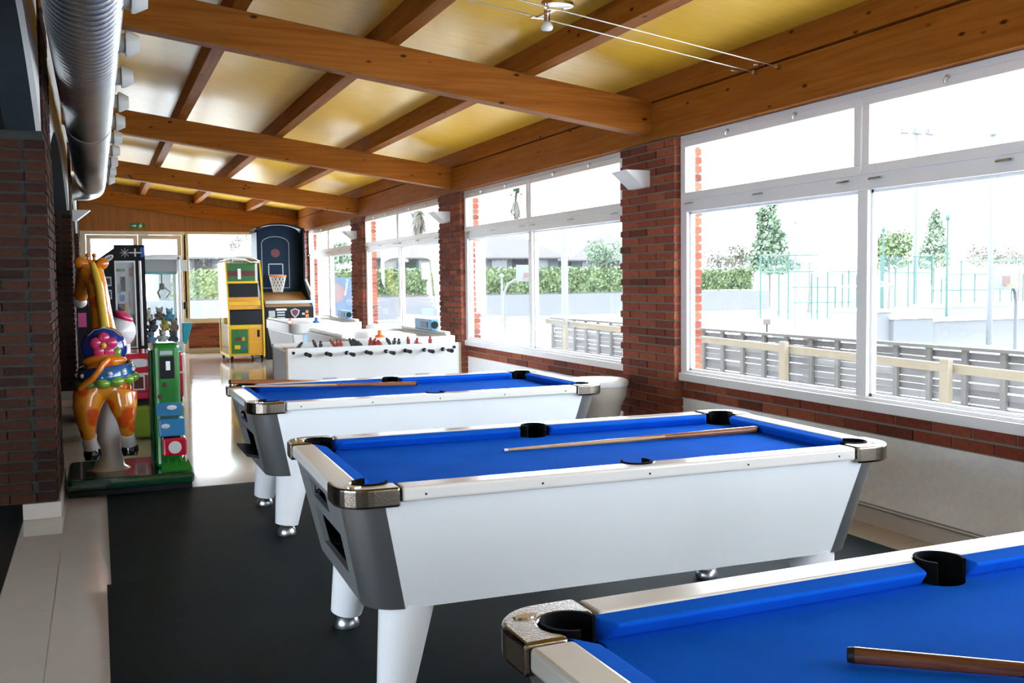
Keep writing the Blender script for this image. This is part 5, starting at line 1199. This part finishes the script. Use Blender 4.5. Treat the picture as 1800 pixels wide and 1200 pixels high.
def palm(px, pyc, y, r, label, skirt):
    c = at(px, pyc, y=y); o = empty('palm_tree', (c.x, y, GZ), 0, label, 'palm tree', 'palm trees in the grounds'); zc = c.z - GZ
    MB().tube([(0, 0, 0), (0.1, 0, zc * 0.5), (0, 0, zc)], [0.32, 0.24, 0.22], 10).build('trunk', M['bark'], o, smooth=60)
    m = MB()
    for k in range(26):
        a = lr.uniform(0, 6.28); el = lr.uniform(-0.35, 1.2); d = Vector((math.cos(a) * math.cos(el), math.sin(a) * math.cos(el), math.sin(el)))
        tip = Vector((0, 0, zc)) + d * r * 0.62
        for j in range(9):
            b = (j - 4) * 0.17; s_ = d.cross(Vector((0, 0, 1))).normalized(); e = (d * math.cos(b) + s_ * math.sin(b)).normalized()
            q = tip + e * r * 0.45 - Vector((0, 0, abs(b) * 0.2 * r)); w = s_ * r * 0.08
            m.add([tip - w * 0.3, tip + w * 0.3, q + w * 0.1, q - w * 0.1], [(0, 1, 2, 3)])
        s2 = d.cross(Vector((0, 0, 1))).normalized() * r * 0.018
        m.add([Vector((0, 0, zc)) - s2, Vector((0, 0, zc)) + s2, tip + s2, tip - s2], [(0, 1, 2, 3)])
    m.build('fronds', M['leaf_palm'], o, norm=False); o.children[-1]['kind'] = 'stuff'
    m = MB()
    for k in range(90):
        a = lr.uniform(0, 6.28); rr = lr.uniform(0.15, 0.55) * r * 0.7; L_ = lr.uniform(0.4, 1.0) * skirt
        p0 = Vector((0.2 * math.cos(a), 0.2 * math.sin(a), zc)); p1 = Vector((rr * math.cos(a), rr * math.sin(a), zc - L_)); w = Vector((-math.sin(a), math.cos(a), 0)) * r * 0.05
        m.add([p0 - w, p0 + w, p1 + w * 0.6, p1 - w * 0.6], [(0, 1, 2, 3)])
    m.build('dead_skirt', M['dead_frond'], o, norm=False); o.children[-1]['kind'] = 'stuff'
palm(906, 354, 95, 1.9, 'fan palm with ragged brown skirt in the window before the widest pillar', 1.8)
palm(735, 366, 95, 2.7, 'fan palm whose dead fronds hang in the second farthest window', 3.3)

# thatched houses behind the hedge
M['thatch'] = mat('pale_thatch', (0.070, 0.063, 0.061), 0.95, var=0.15, vscale=2.5, stretch=(1, 1, 6))
M['house_wall'] = mat('grey_house_wall', (0.05, 0.052, 0.055), 0.8)
M['house_glass'] = mat('house_glazing', (0.075, 0.08, 0.085), 0.2)
M['house_dark'] = mat('dark_eave', (0.016, 0.015, 0.015), 0.9)
def house(pxl, pxr, pyt, pye, y, label, pxa=None):
    l, r = at(pxl, pye, y=y), at(pxr, pye, y=y); t = at(pxa or (pxl + pxr) / 2, pyt, y=y + 3)
    o = empty('thatched_house', ((l.x + r.x) / 2, y + 4, GZ), 0, label, 'house', 'thatched houses behind the hedge'); w = (r.x - l.x) / 2; ze, zt_ = (l.z + r.z) / 2 - GZ, t.z - GZ; dpt = 4.0; ax = t.x - o.location.x
    m = MB(); hw = w * 0.12
    m.add([(-w, -dpt, ze), (w, -dpt, ze), (w, dpt, ze), (-w, dpt, ze), (ax - hw, 0, zt_), (ax + hw, 0, zt_), (-w, -dpt, ze - 0.12), (w, -dpt, ze - 0.12), (w, dpt, ze - 0.12), (-w, dpt, ze - 0.12)],
          [(0, 1, 5, 4), (1, 2, 5), (2, 3, 4, 5), (3, 0, 4), (6, 7, 1, 0), (7, 8, 2, 1), (8, 9, 3, 2), (9, 6, 0, 3), (9, 8, 7, 6)])
    m.build('roof', M['thatch'], o)
    m = MB()
    for k in range(int(w * 2 / 0.25)):
        x = -w + k * 0.25 + lr.uniform(-0.05, 0.05); d = lr.uniform(0.12, 0.35)
        m.add([(x - 0.1, -dpt + 0.03, ze - 0.1), (x + 0.1, -dpt + 0.03, ze - 0.1), (x + lr.uniform(-0.05, 0.05), -dpt + 0.03, ze - 0.1 - d)], [(0, 1, 2)])
    m.build('thatch_fringe', M['house_dark'], o, norm=False); o.children[-1]['kind'] = 'stuff'
    wl_ = MB().box(-w + 0.7, w - 0.7, -dpt + 0.9, dpt - 0.9, 0, ze - 0.1).build('wall', M['house_wall'], o)
    n = max(2, int(w * 2 / 2.4))
    for k in range(n):
        x = -w + 1.5 + (2 * w - 3) * (k + 0.5) / n
        f = MB().box(x - 0.75, x + 0.75, -dpt + 0.84, -dpt + 0.9, ze - 1.8, ze - 0.15).build('window', M['house_dark'], wl_)
        if k % 3 != 1: f.data.materials[0] = M['house_glass']
house(838, 1000, 400, 452, 84, 'thatched house with pale roof seen over the hedge behind the fan palm', 880)
house(1000, 1150, 408, 456, 86, 'thatched house partly hidden by the spreading tree', 1075)
house(640, 800, 412, 452, 84, 'thatched house behind the second palm past the far windows', 700)
house(262, 410, 408, 452, 82, 'thatched house seen through the glazed doors', 318)
house(408, 540, 412, 455, 83, 'thatched house seen through the far window above the yellow machine', 480)

# masts, hoops, court fence
M['post_white'] = mat('white_painted_post', (0.088, 0.094, 0.10), 0.5)
M['post_green'] = mat('green_painted_post', (0.013, 0.052, 0.042), 0.5)
M['mast_grey'] = mat('galvanised_mast', (0.07, 0.07, 0.078), 0.5)
M['flood_lens'] = mat('floodlight_lens', (0.085, 0.05, 0.045), 0.4)
def mast(px, pyt, y, r, mt, label, name='lamp_post', cat='lamp post', heads=0):
    t = at(px, pyt, y=y); o = empty(name, (t.x, y, GZ), 0, label, cat, 'posts in the grounds'); H = t.z - GZ
    MB().tube([(0, 0, 0), (0, 0, H * 0.5), (0, 0, H)], [r, r * 0.85, r * 0.6], 12).build('pole', M[mt], o, smooth=60)
    MB().lathe([(0.0, 0.0), (r * 2.2, 0.0), (r * 2.2, 0.03), (r * 1.1, 0.10)], 12).build('foot_plate', M[mt], o)
    if heads:
        MB().bar((-1.2, 0, H), (1.2, 0, H), 0.07, 0.07).build('cross_arm', M['mast_grey'], o)
        for k in range(heads):
            x = -1.0 + 2.0 * k / (heads - 1)
            f = MB().box(x - 0.3, x + 0.3, -0.16, 0.14, H + 0.02, H + 0.36).build('floodlight', M['mast_grey'], o, bevel=0.02)
            MB().box(x - 0.26, x + 0.26, -0.17, -0.16, H + 0.06, H + 0.32).build('lens', M['flood_lens'] if k != 1 else M['house_glass'], f)
    else:
        MB().lathe([(r * 0.7, 0), (r * 1.6, 0.08), (r * 1.2, 0.25), (0, 0.3)], 12, (0, 0, H)).build('lamp_head', M[mt], o, smooth=50)
    return o
mast(990, 170, 24, 0.10, 'post_white', 'thick white lamp post in the window before the widest pillar')
mast(1612, 236, 44, 0.16, 'mast_grey', 'floodlight mast with three lamps in the closest window', 'floodlight_mast', 'floodlight', 3)
mast(1745, 240, 30, 0.12, 'post_white', 'pale white pole behind the white basketball board')
mast(1398, 394, 46, 0.07, 'mast_grey', 'thin grey street lamp beside the poplar')
mast(882, 488, 64, 0.10, 'mast_grey', 'low grey sign post before the hedge')
mast(1666, 388, 34, 0.07, 'post_green', 'tall thin green post standing clear of the court fence')
mast(1553, 408, 40, 0.07, 'post_green', 'green lamp post beside the window mullion')
def hoop(px, py, y, wd, label, side):
    c = at(px, py, y=y); o = empty('basketball_hoop', (c.x, y, GZ), 0, label, 'basketball hoop', 'outdoor basketball hoops'); z = c.z - GZ
    b = MB().box(-wd / 2, wd / 2, -0.03, 0.03, z - wd * 0.36, z + wd * 0.36).build('board', M['post_white'], o, bevel=0.01)
    MB().box(-wd * 0.16, wd * 0.16, -0.036, -0.03, z - wd * 0.22, z + wd * 0.02).build('board_mark', M['court'], b)
    MB().tube([(0.22 * math.cos(k * math.pi / 8), -0.28 + 0.22 * math.sin(k * math.pi / 8), z - wd * 0.24) for k in range(17)], 0.02, 6, caps=False).build('rim', M['orange_pl'], o, smooth=60)
    MB().tube([(side * wd * 0.9, 0.5, 0), (side * wd * 0.9, 0.5, z - wd * 0.8), (side * wd * 0.75, 0.4, z - wd * 0.45), (side * wd * 0.3, 0.1, z - wd * 0.2)], 0.07, 10).build('pole', M['post_white'], o, smooth=50)
hoop(926, 480, 50, 1.25, 'white outdoor basketball hoop with bent pole before the hedge', -1)
hoop(1768, 486, 27, 1.25, 'white outdoor basketball hoop with orange rim in the closest window', 1)
cf_ = empty('court_fence', (0, 42, GZ), 0, 'green steel mesh fence around the sports court', 'fence')
def fpost(px, t, b, r=0.05):
    p, q = at(px, t, y=42), at(px, b, y=42); MB().tube([(p.x, 0, max(0, q.z - GZ)), (p.x, 0, p.z - GZ)], r, 8).build('post', M['post_green'], cf_, smooth=60)
for px, t, b in ((1337, 448, 560), (1369, 478, 556), (1386, 446, 562), (1427, 480, 560), (1437, 486, 562), (1455, 478, 560), (1468, 505, 558), (1481, 480, 558), (1492, 474, 565), (1506, 480, 556), (1549, 448, 545), (1574, 470, 540), (1597, 458, 540), (1608, 450, 540), (1639, 446, 538), (1655, 490, 536), (1690, 458, 536), (1714, 480, 534), (1738, 456, 534), (1758, 508, 532), (1778, 508, 532), (1786, 456, 532), (1799, 480, 532)): fpost(px, t, b)
def frail(pa, pb, row):
    p, q = at(pa, row, y=42), at(pb, row - (pb - pa) * 0.0115, y=42); MB().tube([(p.x, 0, p.z - GZ), (q.x, 0, q.z - GZ)], 0.04, 8).build('rail', M['post_green'], cf_, smooth=60)
for a in ((1337, 1437, 449), (1337, 1430, 478), (1455, 1510, 478), (1549, 1640, 480), (1605, 1640, 450), (1668, 1800, 459), (1668, 1738, 482), (1640, 1800, 510), (1390, 1510, 505), (1395, 1500, 532)): frail(*a)
def fmesh(pa, pb, ra, rb, step=0.22):
    m = MB(); p, q = at(pa, ra, y=42.02), at(pb, rb, y=42.02); x0, x1, z1, z0 = p.x, q.x, p.z - GZ, q.z - GZ
    k = x0
    while k < x1: m.box(k - 0.012, k + 0.012, 0.01, 0.03, z0, z1); k += step
    k = z0
    while k < z1: m.box(x0, x1, 0.01, 0.03, k - 0.012, k + 0.012); k += step
    m.build('wire_mesh', M['post_green'], cf_, norm=False); cf_.children[-1]['kind'] = 'stuff'
fmesh(1338, 1436, 449, 478); fmesh(1549, 1588, 450, 480, 0.12); fmesh(1610, 1640, 451, 500); fmesh(1640, 1735, 483, 510, 0.3)
gl = empty('football_goal', (0, 38, GZ), 0, 'white metal football goal frame beside the window mullion', 'goal')
p, q = at(1532, 482, y=38), at(1569, 502, y=38)
MB().tube([(p.x, 1.2, p.z - GZ), (q.x, 0, q.z - GZ)], 0.06, 8).build('top_bar', M['post_white'], gl, smooth=60)
MB().tube([(q.x, 0, q.z - GZ), (q.x, 0, 0)], 0.06, 8).build('upright', M['post_white'], gl, smooth=60)
MB().tube([(q.x, 0, q.z - GZ), (q.x - 3.4, 0, q.z - GZ)], 0.06, 8).build('cross_bar', M['post_white'], gl, smooth=60)
MB().tube([(q.x - 3.4, 0, q.z - GZ), (q.x - 3.4, 0, 0)], 0.06, 8).build('upright', M['post_white'], gl, smooth=60)
M['lilac_wall'] = mat('pale_lilac_wall', (0.115, 0.115, 0.12), 0.9)
def block(pa, pb, ra, rb, y, d, label):
    p, q = at(pa, ra, y=y), at(pb, rb, y=y); m = MB(); w = q.x - p.x; h = p.z - GZ
    m.box(0, w, 0, d, 0, h - 0.12); o = empty('low_wall', (p.x, y, GZ), 0, label, 'low wall', 'pale low walls by the court'); m.build('wall_body', M['lilac_wall'], o); MB().box(-0.05, w + 0.05, -0.05, d + 0.05, h - 0.12, h).build('coping', M['concrete'], o)
block(1533, 1566, 544, 590, 31.5, 2.5, 'pale lilac low wall block next to the window mullion')
block(1571, 1640, 556, 595, 31.3, 1.5, 'pale lower wall block before the floodlight mast')
block(1640, 1850, 536, 560, 35, 1.2, 'long pale wall running towards the lawn')
block(1640, 1850, 560, 580, 31.5, 1.0, 'long pale kerb wall closer to the lawn')
bn2 = empty('park_bench', (at(1404, 587, y=17).x, 17, GZ), 0, 'low dark slab bench behind the slat fence', 'bench'); zz = at(1404, 587, y=17).z - GZ
MB().box(-0.45, 0.45, -0.3, 0.3, zz - 0.08, zz).build('seat', M['road_wall'], bn2, bevel=0.01)
for s_ in (-1, 1): MB().box(s_ * 0.36 - 0.06, s_ * 0.36 + 0.06, -0.24, 0.24, 0, zz - 0.08).build('leg', M['road_wall'], bn2)
bx = empty('litter_box', (at(1348, 566, y=30).x, 30, GZ), 0, 'small reddish brown post box beyond the slat fence', 'box'); zz = at(1348, 560, y=30).z - GZ
MB().cyl((0, 0, 0), (0, 0, zz - 0.2), 0.04, n=8).build('stem', M['house_dark'], bx); MB().box(-0.11, 0.11, -0.1, 0.1, zz - 0.22, zz).build('box_body', M['court'], bx, bevel=0.03)
bp = empty('blue_hoarding', (at(590, 510, y=45).x, 45, GZ), 0, 'blue hoarding with pink round print beyond the last window', 'hoarding'); p, q = at(562, 488, y=45), at(622, 532, y=45)
w = (q.x - p.x) / 2; MB().box(-w, w, 0, 0.1, 0, p.z - GZ).build('panel', mat('blue_hoarding', (0.04, 0.06, 0.095), 0.7, var=0.2, vscale=2), bp)
MB().prism([(0.05 * 0 + 0.45 * math.cos(k * math.pi / 8), p.z - GZ - 0.7 + 0.45 * math.sin(k * math.pi / 8)) for k in range(16)], -0.01, 0, lambda x, z, y: (x, y, z)).build('round_print', mat('pink_print', (0.1, 0.06, 0.055), 0.7), bp)
tb = empty('white_bench', (at(740, 560, y=22).x, 22, GZ), 0, 'white metal bench frame outside the second farthest window', 'bench'); zz = at(740, 557, y=22).z - GZ
MB().box(-0.5, 0.5, -0.25, 0.25, zz - 0.06, zz).build('seat', M['post_white'], tb, bevel=0.02)
for s_ in (-1, 1): MB().tube([(s_ * 0.42, 0, zz - 0.06), (s_ * 0.42, 0, 0)], 0.03, 8).build('leg', M['mast_grey'], tb)
